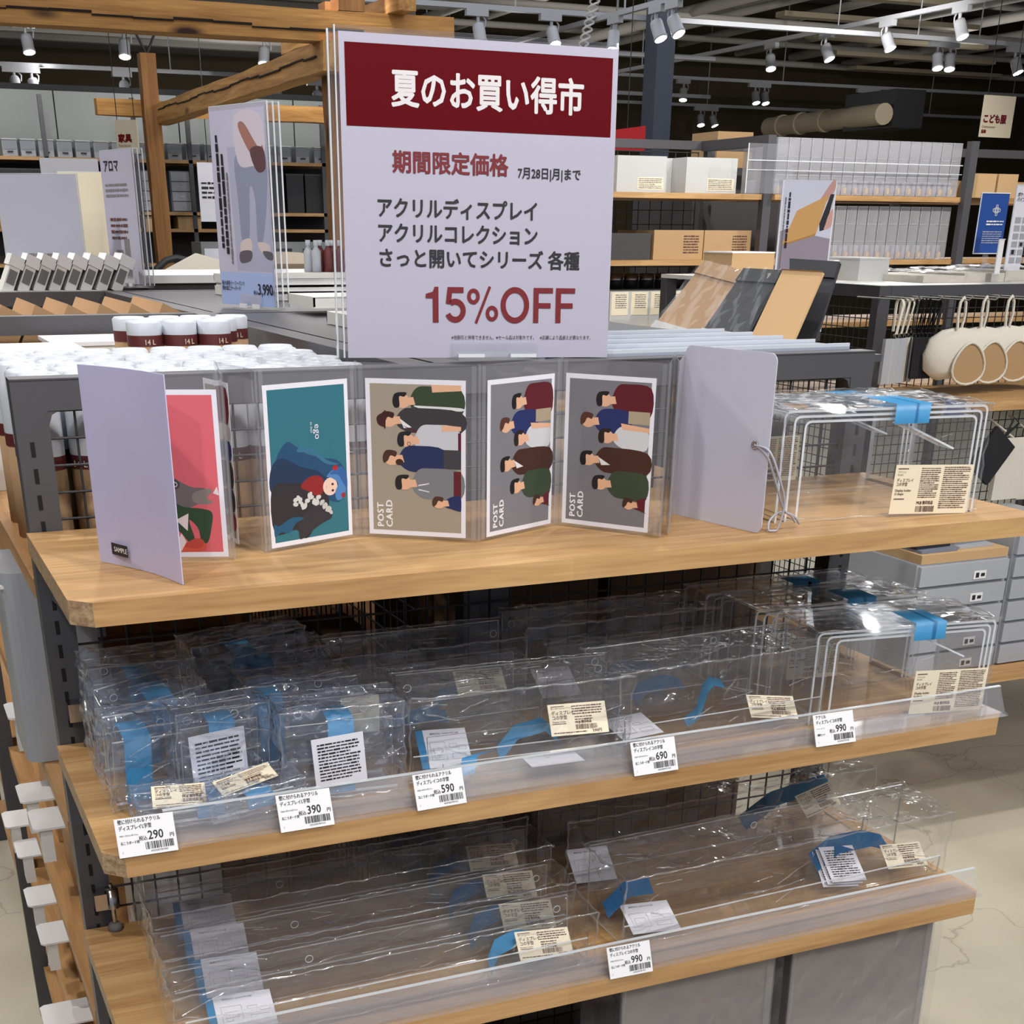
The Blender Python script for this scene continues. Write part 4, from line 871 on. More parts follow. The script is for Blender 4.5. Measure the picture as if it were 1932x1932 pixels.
for k, (x, y, z, ry, rz) in enumerate([(0.158, -0.082, 0.002, 0, 2), (0.166, -0.066, 0.020, 4, -3), (0.150, -0.060, 0.034, 7, 5)]):
    l_shape('%s bag of the stack of L-shaped acrylics behind the front pair, blue band across it' % ['lowest', 'middle', 'topmost'][k], x, y, Z2 + z, 0.118, 0.070, 0.045, (0, R_(-ry * 0.5), R_(rz)), 60 + k, 0.45)
l_shape('clear bag of L-shaped acrylic behind the 390 leaflet bag', 0.178, -0.165, Z2 + 0.002, 0.105, 0.085, 0.05, (0, 0, R_(-2)), 65, 0.2)
o = l_shape('small bag lying at the front left with a cream label peeping over the 290 tag', 0.040, -0.285, Z2 + 0.006, 0.080, 0.016, 0.045, (R_(4), 0, R_(-3)), 56, 0.8)
label_card(o, (0.010, 0.004, 0.020), (R_(-70), 0, R_(-6)), 0.050, 0.028)
o = l_shape('flat crackly bag with cream label strip and blue band lying before the second front bag', 0.108, -0.292, Z2 + 0.006, 0.082, 0.020, 0.040, (R_(3), R_(-3), R_(5)), 57, 0.55)
label_card(o, (0.010, 0.006, 0.022), (R_(-72), R_(-4), R_(8)), 0.060, 0.022)
# ================================================================ GOODS ON THE LOWER BOARD
for k, (y, x, hb, nm) in enumerate([(-0.314, 0.054, 0.060, 'foremost'), (-0.252, 0.056, 0.070, 'second'), (-0.180, 0.060, 0.086, 'third'), (-0.105, 0.064, 0.092, 'rearmost')]):
    o = wall_tray('%s of the long clear bagged trays at the left of the lower board' % nm, x, y, Z3 + 0.002, 0.45, 0.050, hb, 0.032, R_(0.6), R_(4 if k else 2), gt, (0.470, 0.058, hb + 0.006), (0.32, 0.97), seed=70 + k)
    label_card(o, (0.372 + 0.006 * k, 0.010, 0.018 + 0.004 * k), (R_(-50), R_(3), R_(-5)), 0.064, 0.034, price='890')
    tape(o, [(0.335, 0.006, 0.010), (0.350, 0.020, 0.024), (0.380, 0.03, 0.026), (0.42, 0.03, 0.012)], 0.026, (0.25, 1, 0.2), 'tape' if not k else 'tapedark')
    leaflet(o, (0.035, 0.012, 0.0085), (R_(-60 if k else -78), 0, R_(-6)), 0.060, 0.052, blue=True)
o = wall_tray('long clear tray with folded white leaflets at the right of the lower board', 0.560, -0.292, Z3 + 0.002, 0.466, 0.085, 0.088, 0.026, R_(2.0), R_(3), gt, (0.476, 0.098, 0.092), (0.02, 0.5, 0.975), seed=81)
for k in range(3): leaflet(o, (0.300 + k * 0.004, 0.020 - 0.003 * k, 0.0085 + 0.004 * k), (R_(-66), 0, R_(-18 + 2 * k)), 0.046, 0.056, rev=True)
label_card(o, (0.392, 0.010, 0.020), (R_(-52), R_(4), R_(-4)), 0.062, 0.034, price='890')
tape(o, [(0.305, 0.040, 0.02), (0.34, 0.045, 0.036), (0.39, 0.045, 0.036), (0.42, 0.04, 0.026)], 0.030, (0.2, 1, 0.3), 'tapedark')
leaflet(o, (0.020, 0.012, 0.0085), (R_(-76), 0, R_(-10)), 0.060, 0.050); tape(o, [(0.008, 0.05, 0.012), (0.04, 0.058, 0.03), (0.075, 0.058, 0.028)], 0.022, (0.2, 1, 0.4), 'tapedark')
o = wall_tray('long clear tray in shade at the back right of the lower board', 0.560, -0.150, Z3 + 0.002, 0.450, 0.085, 0.100, 0.030, R_(1), R_(2), gt, (0.46, 0.096, 0.104), (0.03, 0.97), seed=82)
label_card(o, (0.370, 0.020, 0.036), (R_(-46), R_(-8), R_(8)), 0.062, 0.034, price='890'); tape(o, [(0.28, 0.03, 0.03), (0.34, 0.045, 0.05), (0.43, 0.05, 0.06)], 0.03, (0.2, 1, 0.2), 'tapedark'); leaflet(o, (0.02, 0.016, 0.0085), (R_(-58), 0, R_(-8)), 0.055, 0.05)
# large frosted cases leaning under the lower board
def case(lab, x, w_, seed):
    o = thing('acrylic_case', lab, 'acrylic case', (x, -0.300, 0.3815), rot=(R_(-2), 0, R_(1)), group='large cases on the bottom board')
    B().box((0, 0.003, 0), (w_, 0.006, 0.325)).box((0, 0.10, 0), (w_, 0.103, 0.325)).build('pane', ['casepane'], o)
    B().box((w_ - 0.012, 0.0, 0), (w_, 0.10, 0.325)).build('side_wall', 'guard', o); B().box((0, 0.0, 0), (0.004, 0.10, 0.325)).build('side_wall', 'guard', o)
    crinkle(w_ + 0.016, 0.112, 0.33, seed, 0.002, (14, 5, 10)).build('bag', 'film2', o, loc=(-0.008, -0.006, 0))
    return o
case('clear wrapped case under the lower board, left of the gap', 0.566, 0.216, 91)
case('clear wrapped case under the lower board at its right end', 0.806, 0.222, 92)
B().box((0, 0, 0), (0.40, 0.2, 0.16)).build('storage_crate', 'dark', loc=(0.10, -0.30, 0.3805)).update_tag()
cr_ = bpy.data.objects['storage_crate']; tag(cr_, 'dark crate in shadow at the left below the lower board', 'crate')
# ================================================================ SIGNS
def bars(name, mat, par, l):
    for a, b_ in l: B().box(a, b_).build(name, mat, par)
def acrylic_stand(t, w_, h_, nplates=1, t_=0.0025, base_w=0.10, gap=0.012):
    for k in range(nplates):
        y = k * gap; b = B(); b.box((0, y, 0.006), (w_, y + t_, 0.006 + h_)); o = b.build('clear_plate', 'sleeve', t)
        B().box((-0.0006, y - 0.0002, 0.006), (0.0006, y + t_ + 0.0002, 0.006 + h_)).box((w_ - 0.0006, y - 0.0002, 0.006), (w_ + 0.0006, y + t_ + 0.0002, 0.006 + h_)).box((0, y - 0.0002, 0.006 + h_ - 0.0012), (w_, y + t_ + 0.0002, 0.006 + h_)).build('bright_edge', 'edge', o)
    x0 = w_ * 0.52 - base_w / 2 + 0.012
    b = B().box((x0, -0.022, 0), (x0 + base_w, 0.045, 0.003)); b.box((x0, -0.0075, 0.003), (x0 + base_w, -0.0045, 0.026)); b.box((x0, nplates * gap, 0.003), (x0 + base_w, nplates * gap + 0.003, 0.022))
    b.build('clear_base', 'guard', t)
    for k in (0.2, 0.8):
        B().box((x0 + base_w * k - 0.010, -0.012, 0.003), (x0 + base_w * k + 0.010, -0.008, 0.010)).build('clip', 'edge', t)
sw = 0.307
sg = thing('sale_sign', 'large sale sign with dark red header and 15%OFF in a clear stand', 'sign', (0.3645, 0.0457, 1.3560), rot=(R_(-3.2), R_(0.95), R_(-5.95)))
sh_ = 0.310
# the carrier sheets of the stand
B().box((-0.004, 0.004, 0.004), (sw + 0.002, 0.0055, sh_ + 0.006)).build('clear_plate', 'sleeve', sg)
B().box((-0.009, 0.0135, 0.002), (sw - 0.004, 0.0155, sh_ + 0.004)).build('clear_plate', 'sleeve', sg)
bars('bright_edge', 'edge', sg, [((-0.0095, 0.0130, 0.002), (-0.0075, 0.016, sh_ + 0.004)), ((sw - 0.001, 0.0032, 0.002), (sw + 0.0015, 0.006, sh_ + 0.006)), ((-0.004, 0.0032, 0.002), (-0.0025, 0.006, sh_ + 0.006))])
po = B().box((0, 0, 0.002), (sw, 0.0008, sh_)).build('poster', 'paperclip', sg)
hz0 = sh_ * 0.730
B().box((0.006, -0.0004, hz0), (sw - 0.006, 0, sh_ - 0.009)).build('header_panel', 'red', po)
k = sw
text(po, '夏のお買い得市', 0.0362, (k * 0.175, -0.0008, sh_ * 0.803), 'signwhite', 0.0009, sx=0.849)
text(po, '期間限定価格', 0.0222, (k * 0.175, -0.0006, sh_ * 0.602), 'redink', 0.0006, sx=0.974)
text(po, '7月28日|月|まで', 0.0121, (k * 0.632, -0.0006, sh_ * 0.594), 'ink', 0.00025, sx=0.870)
text(po, 'アクリルディスプレイ', 0.0205, (k * 0.115, -0.0006, sh_ * 0.463), 'ink', 0.0005, sx=0.898)
text(po, 'アクリルコレクション', 0.0205, (k * 0.115, -0.0006, sh_ * 0.385), 'ink', 0.0005, sx=0.898)
text(po, 'さっと開いてシリーズ 各種', 0.0198, (k * 0.115, -0.0006, sh_ * 0.307), 'ink', 0.0005, sx=0.963)
def strip(b, path, th, X, Z, s, closed=False):
    P = [Vector((x, z)) for x, z in path]; n = len(P); L_, R2 = [], []
    for i in range(n):
        a = P[i - 1] if i or closed else P[i]; c = P[(i + 1) % n] if i < n - 1 or closed else P[i]
        d1 = (P[i] - a).normalized() if (P[i] - a).length > 1e-6 else (c - P[i]).normalized(); d2 = (c - P[i]).normalized() if (c - P[i]).length > 1e-6 else d1
        n1, n2 = Vector((-d1.y, d1.x)), Vector((-d2.y, d2.x)); m_ = (n1 + n2).normalized(); m_ = m_ * (th / 2 / max(0.35, m_.dot(n1))); L_.append(P[i] + m_); R2.append(P[i] - m_)
    q = n if closed else n - 1; b.add([(X + v.x * s, 0, Z + v.y * s) for v in L_ + R2], [(i, n + i, n + (i + 1) % n, (i + 1) % n) for i in range(q)])
def ell_(cx, cz, a, c, a0=0, a1=360, n=36): return [(cx + a * math.cos(R_(a0 + (a1 - a0) * i / n)), cz + c * math.sin(R_(a0 + (a1 - a0) * i / n))) for i in range(n if a1 - a0 == 360 else n + 1)]
HB = 0.0362; bx0, bz0 = k * 0.290, sh_ * 0.124                       # 15%OFF in heavy grotesque figures
def glyph(fn, off):
    b = B(); fn(b, bx0 + off * HB, bz0); b.build('lettering', 'redink', po, loc=(0, -0.0008, 0))
glyph(lambda b, X, Z: b.add([(X + x * HB, 0, Z + z * HB) for x, z in ((.22, 0), (.40, 0), (.40, 1), (.28, 1), (.22, .86), (0, .80), (0, .68), (.22, .68))], [(0, 1, 2, 3, 4, 7), (4, 5, 6, 7)]), 0.0)
glyph(lambda b, X, Z: (strip(b, [(.60, .915), (.165, .915), (.115, .52)], .16, X, Z, HB), strip(b, ell_(.335, .335, .255, .255, 128, -158, 26), .165, X, Z, HB)), 0.60)
glyph(lambda b, X, Z: (strip(b, ell_(.20, .74, .145, .165), .115, X, Z, HB, True), strip(b, ell_(.80, .26, .145, .165), .115, X, Z, HB, True), strip(b, [(.28, -.02), (.73, 1.02)], .085, X, Z, HB)), 1.32)
glyph(lambda b, X, Z: strip(b, ell_(.46, .5, .385, .435), .165, X, Z, HB, True), 2.41)
for q in (3.48, 4.22): glyph(lambda b, X, Z: b.add([(X + x * HB, 0, Z + z * HB) for x, z in ((0, 0), (.17, 0), (.17, .42), (.57, .42), (.57, .57), (.17, .57), (.17, .85), (.64, .85), (.64, 1), (0, 1))], [(0, 1, 2, 5, 6, 9), (2, 3, 4, 5), (6, 7, 8, 9)]), q)
text(po, '※他割引と併用できません。※セール品は対象外です。　※店舗により品揃えが異なります。', 0.0050, (k * 0.385, -0.0006, sh_ * 0.068), 'ink', 0, sx=0.832)
b = B().box((k * 0.385, -0.030, -0.0003), (k * 0.715, 0.022, 0.0027)); b.box((k * 0.385, -0.0045, 0.003), (k * 0.715, -0.0025, 0.0185)); b.box((k * 0.385, -0.012, 0.003), (k * 0.715, -0.010, 0.008)); b.box((k * 0.385, 0.018, 0.003), (k * 0.715, 0.020, 0.022)); b.build('clear_base', 'guard', sg)
bars('clip', 'edge', sg, [((k * 0.40, -0.014, 0.0025), (k * 0.50, -0.006, 0.006)), ((k * 0.60, -0.014, 0.0025), (k * 0.70, -0.006, 0.006))])
# beam-like carrier plank between the rails that the sign foot stands on, and the tops of the storage bays
# ---- the spine gondola behind (runs away from us) with its cross rails
sp = thing('spine_rack', 'dark steel rack running back from the display shelf, mesh below its top rails', 'rack', (0.45, 1.2, 0))
def rail(x0, y0, x1, y1, z=ZTOP, h=0.03, name='top_rail', mat='steel', par=sp):
    o_ = Vector(par.location); return B().box((x0 - o_.x, y0 - o_.y, z - h - o_.z), (x1 - o_.x, y1 - o_.y, z - o_.z)).build(name, mat, par)
rail(0.425, 0.032, 0.462, 3.3, ZTOP, 0.045)
rail(-0.02, 1.10, 0.424, 1.135, ZTOP, 0.03); rail(-0.02, 2.07, 0.424, 2.105, ZTOP, 0.03)
rail(0.463, 1.10, 1.06, 1.135, ZTOP, 0.03); rail(0.463, 2.07, 1.06, 2.105, ZTOP, 0.03)
for (x, y) in ((-0.02, 1.10), (-0.02, 2.07), (1.03, 1.10), (1.03, 2.07), (0.43, 3.27), (0.43, 2.107), (0.43, 1.136)):
    B().box((x - 0.45, y - 1.2, 0), (x - 0.42, y - 1.17, ZTOP - 0.03)).build('post', 'steel', sp)
mp_ = mesh_panel(0.05 - 1.2, 3.25 - 1.2, 0.3, ZTOP - 0.045, -0.006, 0.026, 0.0013, sp, 'y')
for z in (1.145, 0.86, 0.60, 0.34, 0.12):
    for (y0, y1) in ((0.05, 1.09), (1.14, 2.06)):
        B().box((0.0 - 0.45, y0 - 1.2, z - 0.02), (0.42 - 0.45, y1 - 1.2, z)).build('shelf', 'oak_side', sp)
        B().box((0.47 - 0.45, y0 - 1.2, z - 0.02), (1.02 - 0.45, y1 - 1.2, z)).build('shelf', 'oak_side', sp)
# ---- bag rolls with maroon bands
def roll_proto(h, cap, lab='x'):
    t = thing('bag_roll', lab, 'roll'); r = 0.0235
    B().lathe([(0.0, 0), (r, 0), (r, h - cap - 0.012), (r * 1.0, h - cap - 0.012)], 14).build('body', 'kraft', t)
    B().lathe([(r * 1.02, h - cap - 0.014), (r * 1.02, h - cap)], 14).build('band', 'maroon', t)
    B().lathe([(r * 1.01, h - cap), (r * 1.03, h - 0.003), (r * 0.9, h), (r * 0.45, h - 0.001), (r * 0.4, h - 0.006), (0, h - 0.006)], 14).build('wrapper', 'wrapwhite', t)
    text(t, '14 L', 0.0095, (-0.012, -r * 1.04, h - cap - 0.0115), 'cream', 0.0001); return t
RP = roll_proto(0.205, 0.018); RP2 = roll_proto(0.199, 0.078); first = {1: True, 2: True}
g1, g2 = 'tall bag rolls marked 14 L', 'white topped bag rolls in the near bay'
n = 0; rr = random.Random(5)
for j in range(3):
    for i in range(4 if j else 3):
        x = 0.236 + i * 0.0485 + (0.02 if j == 1 else 0) + rr.uniform(-.003, .003); y = 0.56 + j * 0.050
        if x > 0.40: continue
        o = RP if first[1] else copy_tree(RP); first[1] = False; o['group'] = g1
        place(o, (x, y, 1.1455 + 0.02), (0, 0, rr.uniform(-.5, .5)), 'bag roll marked 14 L, %s from the left in the %s tall row' % (ORD[i], ['front', 'middle', 'back'][j]))
B().box((0.21, 0.53, 0), (0.42, 0.70, 0.0195)).build('display_plinth', 'cardboard', loc=(0, 0, 1.1455)); tag(bpy.data.objects['display_plinth'], 'thin board lifting the tall group of bag rolls', 'plinth')
for j in range(8):
    for i in range(8):
        x = 0.034 + i * 0.0492 + (0.012 if j % 2 else 0) + rr.uniform(-.003, .003); y = 0.090 + j * 0.0495 + rr.uniform(-.002, .002)
        if x > 0.405 or (x > 0.20 and y > 0.51): continue
        o = RP2 if first[2] else copy_tree(RP2); first[2] = False; o['group'] = g2
        place(o, (x, y, 1.1455), (0, 0, rr.uniform(-.6, .6)), 'white capped roll, %s from the left in the %s row behind the mesh' % (ORD[i], ORD[j]))
# low cartons with white lids at the left of the near bay
for k, (x, y, w_, d_, h_, lab) in enumerate([(0.010, 0.62, 0.17, 0.26, 0.178, 'white lidded carton at the far left behind the white capped rolls'), (0.150, 0.90, 0.26, 0.17, 0.176, 'white lidded carton against the cross rail behind the 14 L rolls')]):
    t = thing('lidded_box', lab, 'box', (x, y, 1.1455), group='white lidded cartons')
    B().box((0.004, 0.004, 0), (w_ - 0.004, d_ - 0.004, h_ - 0.006)).build('body', 'ppwhite', t); B().box((0, 0, h_ - 0.006), (w_, d_, h_)).build('lid', 'white', t)
# leaning kraft shoe-like boxes behind the cross rails
for k in range(6):
    t = thing('kraft_box', 'flat kraft box leaning between the two cross rails, %s from the left' % ORD[k], 'box', (0.010 + k * 0.056, 1.20, 1.1655), rot=(0, R_(27), 0), group='kraft boxes leaning between the cross rails')
    B().box((0, 0, 0), (0.045, 0.30, 0.222)).build('body', 'kraft', t); B().box((0.008, -0.001, 0.10), (0.035, 0, 0.15)).build('label', 'kraftlight', t)
for k in range(8):
    p = at(28 + k * 29, 500, y=2.2)
    t = thing('dispenser_box', 'white boxy dispenser leaning on the second cross rail, %s from the left' % ORD[k], 'dispenser', (p.x - 0.045, 2.12, 1.353), rot=(0, R_(26), 0), group='white dispensers in a leaning row')
    B().box((0, 0, 0), (0.024, 0.10, 0.075)).build('body', 'ppwhite', t); B().box((-0.004, -0.004, 0.060), (0.030, 0.104, 0.085)).build('cap', 'white', t); B().box((0.003, -0.0015, 0.02), (0.021, 0, 0.052)).build('window', 'greyink', t)
B().box((0.0, 2.106, 0), (0.42, 2.6, 0.02)).build('counter_board', 'ppwhite', loc=(0, 0, 1.3315)); tag(bpy.data.objects['counter_board'], 'white counter board carrying the leaning row of dispensers', 'board')
# ---- storage goods low at the left end, seen past the post
def plate(lab, x, y, z, k):
    t = thing('price_plate', lab, 'price card', (x, y, z), rz=0, group='white rounded plates sticking out of the left shelves')
    pts = [(-0.055, 0.006), (-0.05, 0.0), (0.02, 0.0), (0.02, 0.075), (-0.048, 0.075), (-0.055, 0.069)]
    B().prism([(a, b2, 0) for a, b2 in pts], (0, 0, 0.003)).build('plate', 'white', t); B().box((-0.046, 0.008, -0.05), (-0.030, 0.04, 0)).build('holder', 'ppwhite', t)
PL = [(62, 1340, .45), (84, 1495, .40), (110, 1545, .28), (48, 1545, .80), (72, 1600, .72), (92, 1690, .62), (118, 1760, .50), (125, 1915, .45)]
NM = ['topmost white rounded plate beside the left post', 'second highest white rounded plate, nearest the post', 'white rounded plate half hidden by the left post', 'narrow white plate just right of the rear black post', 'upper of the square white plates behind the black post', 'middle square white plate below it', 'tall white plate low beside the left post', 'white plate at the very bottom left']
for k, (px, py, y) in enumerate(PL):
    p = at(px, py, y=y + 0.035); plate(NM[k], p.x + 0.018, y, p.z, k)
t = thing('storage_bin', 'tall pale grey rounded bin on the left shelf beside the post', 'bin', (-0.02, 0.26, 0.861))
bb = B(); out = []
for (cx, cy, a0) in ((0.10, 0.02, -90), (0.10, 0.13, 0), (0.02, 0.13, 90), (0.02, 0.02, 180)):
    for q in range(5): an = R_(a0 + q * 22.5); out.append((cx + 0.02 * math.cos(an), cy + 0.02 * math.sin(an), 0))
bb.prism(out, (0, 0, 0.245)); bb.build('body', 'ppgrey', t); B().box((-0.001, 0.01, 0.225), (0.121, 0.14, 0.229)).build('rim', 'white', t)
for k, (y0, z0, h_) in enumerate(((0.46, 0.8605, 0.20), (0.60, 0.6005, 0.16), (0.30, 0.6005, 0.18), (0.60, 0.3405, 0.18), (0.28, 0.3405, 0.17), (0.30, 0.1205, 0.15), (0.66, 0.1205, 0.16), (0.72, 0.8605, 0.22))):
    tag(B().box((0.03, 0, 0), (0.33, 0.22, h_)).build('wooden_box', 'oak_side', loc=(0, y0, z0)), 'plain wood coloured box on the left side shelves, %s' % ['behind the grey bin', 'on the second shelf at the rear', 'on the second shelf near the post', 'on the third shelf at the rear', 'on the third shelf near the post', 'on the lowest shelf near the post', 'on the lowest shelf at the rear', 'rearmost on the top level'][k], 'box', 'wooden boxes on the left side shelves')
for k, (y0, z0) in enumerate(((0.12, 0.861), (0.16, 0.601), (0.14, 0.341))):
    tag(B().box((0.08, 0, 0), ((0.40, 0.20, 0.34)[k], 0.09, (0.17, 0.20, 0.17)[k])).build('file_box', ('walnut', 'ppwhite', 'ppwhite')[k], loc=(0, y0, z0)), ('dark brown', 'white', 'white')[k] + ' file box seen through the mesh, %s' % ['on the level of the middle board', 'on the level of the lower board', 'below the lower board'][k], 'box', 'file boxes behind the mesh')
# dark backing blocks added behind the mesh to stand in for shade
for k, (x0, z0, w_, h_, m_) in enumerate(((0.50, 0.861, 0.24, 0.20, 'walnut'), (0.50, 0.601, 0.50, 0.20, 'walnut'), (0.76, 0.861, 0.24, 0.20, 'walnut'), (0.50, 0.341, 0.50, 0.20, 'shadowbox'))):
    tag(B().box((x0, 0, 0), (x0 + w_, 0.24, h_)).build('dark_backing', m_, loc=(0, 0.14, z0)), 'block added for shade behind the mesh, %s' % ['brown one left of centre', 'brown one one level lower', 'brown one at the right', 'dark one on the lowest level in view'][k], 'carton', 'dark backing behind the mesh')
# ---- slatted white trays on top of the right-hand bay
def slat_tray(lab, x0, y0, x1, y1, z, n):
    t = thing('slatted_tray', lab, 'tray', (x0, y0, z), group='white slatted trays')
    d = (y1 - y0) / n
    for i in range(n):
        o = B().box((0, i * d, 0), (x1 - x0, (i + 1) * d - 0.004, 0.004)).build('slat', 'traygrey', t)
        B().box((0, i * d, 0.004), (x1 - x0, i * d + 0.003, 0.008)).build('lip', 'lipgrey', o)
slat_tray('white slatted tray to the right of the sale sign on top of the display shelf', 0.60, 0.034, 1.03, 0.40, ZTOP + 0.0005, 5)
B().box((0.47, 0.034, 0), (1.02, 1.09, 0.012)).build('top_board', 'steel', loc=(0, 0, ZTOP - 0.0125)); tag(bpy.data.objects['top_board'], 'dark board closing the right-hand bay below the white trays', 'board')
tag(B().box((0.47, 1.14, 0), (1.02, 2.06, 0.012)).build('top_board', 'steel', loc=(0, 0, ZTOP - 0.0125)), 'dark board under the stacked white trays behind the leg poster', 'board')
def stack_tray(lab, x, y, w_, d_, n, z=ZTOP):
    for k in range(n):
        t = thing('stacking_tray', lab % ORD[k], 'tray', (x + (k % 2) * 0.004, y, z + 0.0005 + k * 0.0125), group='white stacking trays')
        b = B().box((0, 0, 0), (w_, d_, 0.002)); b.box((0, 0, 0.002), (w_, 0.003, 0.018)).box((0, d_ - 0.003, 0.002), (w_, d_, 0.018)).box((0, 0, 0.002), (0.003, d_, 0.018)).box((w_ - 0.003, 0, 0.002), (w_, d_, 0.018)); b.build('body', 'ppwhite', t)
        B().box((-0.002, -0.002, 0.017), (w_ + 0.002, 0.0, 0.0185)).build('rim', 'white', t)
stack_tray('white tray, %s from the bottom of the stack behind the leg poster', 0.64, 1.50, 0.38, 0.36, 3)
stack_tray('white tray, %s from the bottom of the low pile left of the sale sign', 0.60, 0.95, 0.34, 0.16, 1, ZTOP + 0.012)
stack_tray('white tray, %s from the bottom of the pair beside the sale sign', 0.56, 0.55, 0.30, 0.20, 1)
tag(B().box((0.0, 0, 0), (0.95, 0.55, 0.02)).build('white_table', 'white', loc=(0.60, 2.55, ZTOP - 0.0)), 'white table top behind the trays left of the sale sign', 'table')
B().box((0.62, 2.57, 0), (1.5, 3.05, ZTOP - 0.0005)).build('table_cabinet', 'shadowbox'); tag(bpy.data.objects['table_cabinet'], 'dark cabinet under the white table top', 'cabinet')
# ---- poster stands at the left
def poster_stand(name, lab, A_, B_, z0, h_, np_, mat='paperclip', lean=0.0, group='poster stands on the racks'):
    A_, B_ = Vector(A_), Vector(B_); w_ = (B_ - A_).length; t = thing(name, lab, 'sign', (A_.x, A_.y, z0), rot=(lean, 0, math.atan2(B_.y - A_.y, B_.x - A_.x)), group=group)
    acrylic_stand(t, w_, h_, np_, base_w=min(0.07, w_ * 0.5))
    p = B().box((0.002, -0.0022, 0.008), (w_ - 0.002, -0.001, 0.004 + h_)).build('poster', mat, t); return t, p, w_
# leg photograph with 3,990
a = at(428, 580, z=ZTOP + 0.002); b_ = at(512, 592, z=ZTOP + 0.002)
t, p, w_ = poster_stand('leg_poster', 'poster stand with a photo of grey trousered legs and the price 3,990', (0.521, 1.285, 0), (0.580, 1.110, 0), ZTOP + 0.0005, 0.325, 3)
hh = 0.325; A = Art(); k = w_ * 1000; H_ = hh * 1000
A.poly([(4, 62), (k - 4, 62), (k - 4, H_ - 2), (4, H_ - 2)], (190, 190, 214))
A.poly([(k * .35, 64), (k - 4, 64), (k - 4, H_ - 60), (k * .30, H_ - 60)], (172, 174, 200))
A.smooth([(k * .42, H_ - 80), (k * .62, H_ - 70), (k * .95, H_ - 84), (k * .93, 170), (k * .82, 110), (k * .74, 112), (k * .74, 180), (k * .66, 200), (k * .60, 120), (k * .47, 112), (k * .44, 180)], (140, 146, 172))
A.smooth([(k * .44, 112), (k * .62, 118), (k * .62, 96), (k * .45, 88)], (208, 196, 196)); A.smooth([(k * .74, 112), (k * .92, 110), (k * .95, 98), (k * .80, 96)], (208, 196, 196))
A.smooth([(k * .42, 96), (k * .62, 98), (k * .60, 82), (k * .42, 78)], (96, 92, 104)); A.smooth([(k * .82, 98), (k * .98, 96), (k * .98, 84), (k * .88, 86)], (96, 92, 104))
A.smooth([(k * .46, H_ - 12), (k * .90, H_ - 14), (k * .94, H_ - 80), (k * .70, H_ - 92), (k * .48, H_ - 84)], (206, 198, 212)); A.smooth([(k * .52, H_ - 30), (k * .62, H_ - 24), (k * .84, H_ - 62), (k * .92, H_ - 60), (k * .90, H_ - 78), (k * .72, H_ - 74)], (160, 116, 106)); A.smooth([(k * .70, H_ - 66), (k * .92, H_ - 64), (k * .95, H_ - 96), (k * .80, H_ - 100)], (96, 70, 76))
A.poly([(4, 6), (k - 4, 6), (k - 4, 62), (4, 62)], (166, 186, 232)); o = A.b.build('print', A.mats, p); o.location = (0, -0.0021, 0)
text(p, '3,990', 0.026, (w_ * 0.70, -0.0040, 0.026), 'ink', 0.0004, sx=0.85); text(p, '税込', 0.008, (w_ * 0.62, -0.0040, 0.026), 'ink', 0.0002); text(p, '円', 0.009, (w_ * 0.945, -0.0040, 0.026), 'ink')
text(p, '吸水速乾イージーパンツ\n撥水加工テーパード', 0.0088, (w_ * 0.05, -0.0040, 0.040), 'ink', 0.0002, sx=0.8)
for q in range(3): fine_lines(0, 0.19 - 0.02 * q, 0, 0.010 if q < 2 else 0.006, 1, 0, 0.8).build('vertical_print', 'ink' if q < 2 else 'greyink', p, loc=(w_ * (0.10 + 0.08 * q), -0.0040, 0.285 - 0.03 * q), rot=(0, PI / 2, 0))
t, p, w_ = poster_stand('folded_poster_stand', 'slim poster stand with three clear leaves left of the timber post', (0.498, 2.385, 0), (0.545, 2.200, 0), ZTOP + 0.0005, 0.30, 3)
text(p, 'アロマ', 0.03, (0.02, -0.003, 0.26), 'ink', 0.0006); fine_lines(0.02, w_ * .8, 0.20, 0.235, 3, -0.003).build('fine_print', 'greyink', p); fine_lines(0.03, w_ * .7, 0.105, 0.16, 4, -0.003).build('fine_print', 'brownink', p)
B().box((0.05, -0.003, 0.02), (0.09, -0.0026, 0.085)).box((0.10, -0.003, 0.02), (0.13, -0.0026, 0.11)).build('bottle_print', 'greyink', p)
a = at(20, 480, y=2.30); b_ = at(137, 472, y=2.30)
t, p, w_ = poster_stand('blank_poster_stand', 'back of a pale violet poster stand at the far left', (a.x, 2.42, 0), (b_.x + 0.03, 2.30, 0), ZTOP + 0.0025, 0.245, 1, 'posterback'); fine_lines(w_ * .3, w_ * .7, 0.065, 0.075, 1, -0.003, .8).build('fine_print', 'greyink', p)
a = at(120, 500, y=2.9); b_ = at(195, 495, y=2.9)
t, p, w_ = poster_stand('cream_poster_stand', 'cream coloured poster board behind the violet one at the left', (a.x - 0.02, 2.66, 0), (b_.x, 2.62, 0), ZTOP + 0.0025, 0.26, 1, 'cream')
tag(B().box((-0.02, 2.601, 0), (0.42, 2.9, 0.0205)).build('rear_board', 'ppwhite', loc=(0, 0, 1.3315)), 'white counter board under the cream poster board', 'board')
a = at(98, 492, y=4.5); b_ = at(184, 300, y=4.5)
t = thing('banner', 'tall white banner board standing in the aisle behind the left poster stands', 'banner', (a.x, 4.5, 0)); B().box((0, 0, 0.3), (b_.x - a.x, 0.01, b_.z)).build('board', 'paper', t); B().box((-0.05, -0.15, 0), (b_.x - a.x + 0.05, 0.2, 0.02)).box(((b_.x - a.x) / 2 - .02, 0, 0.02), ((b_.x - a.x) / 2 + .02, 0.01, 0.3)).build('base', 'dark', t)
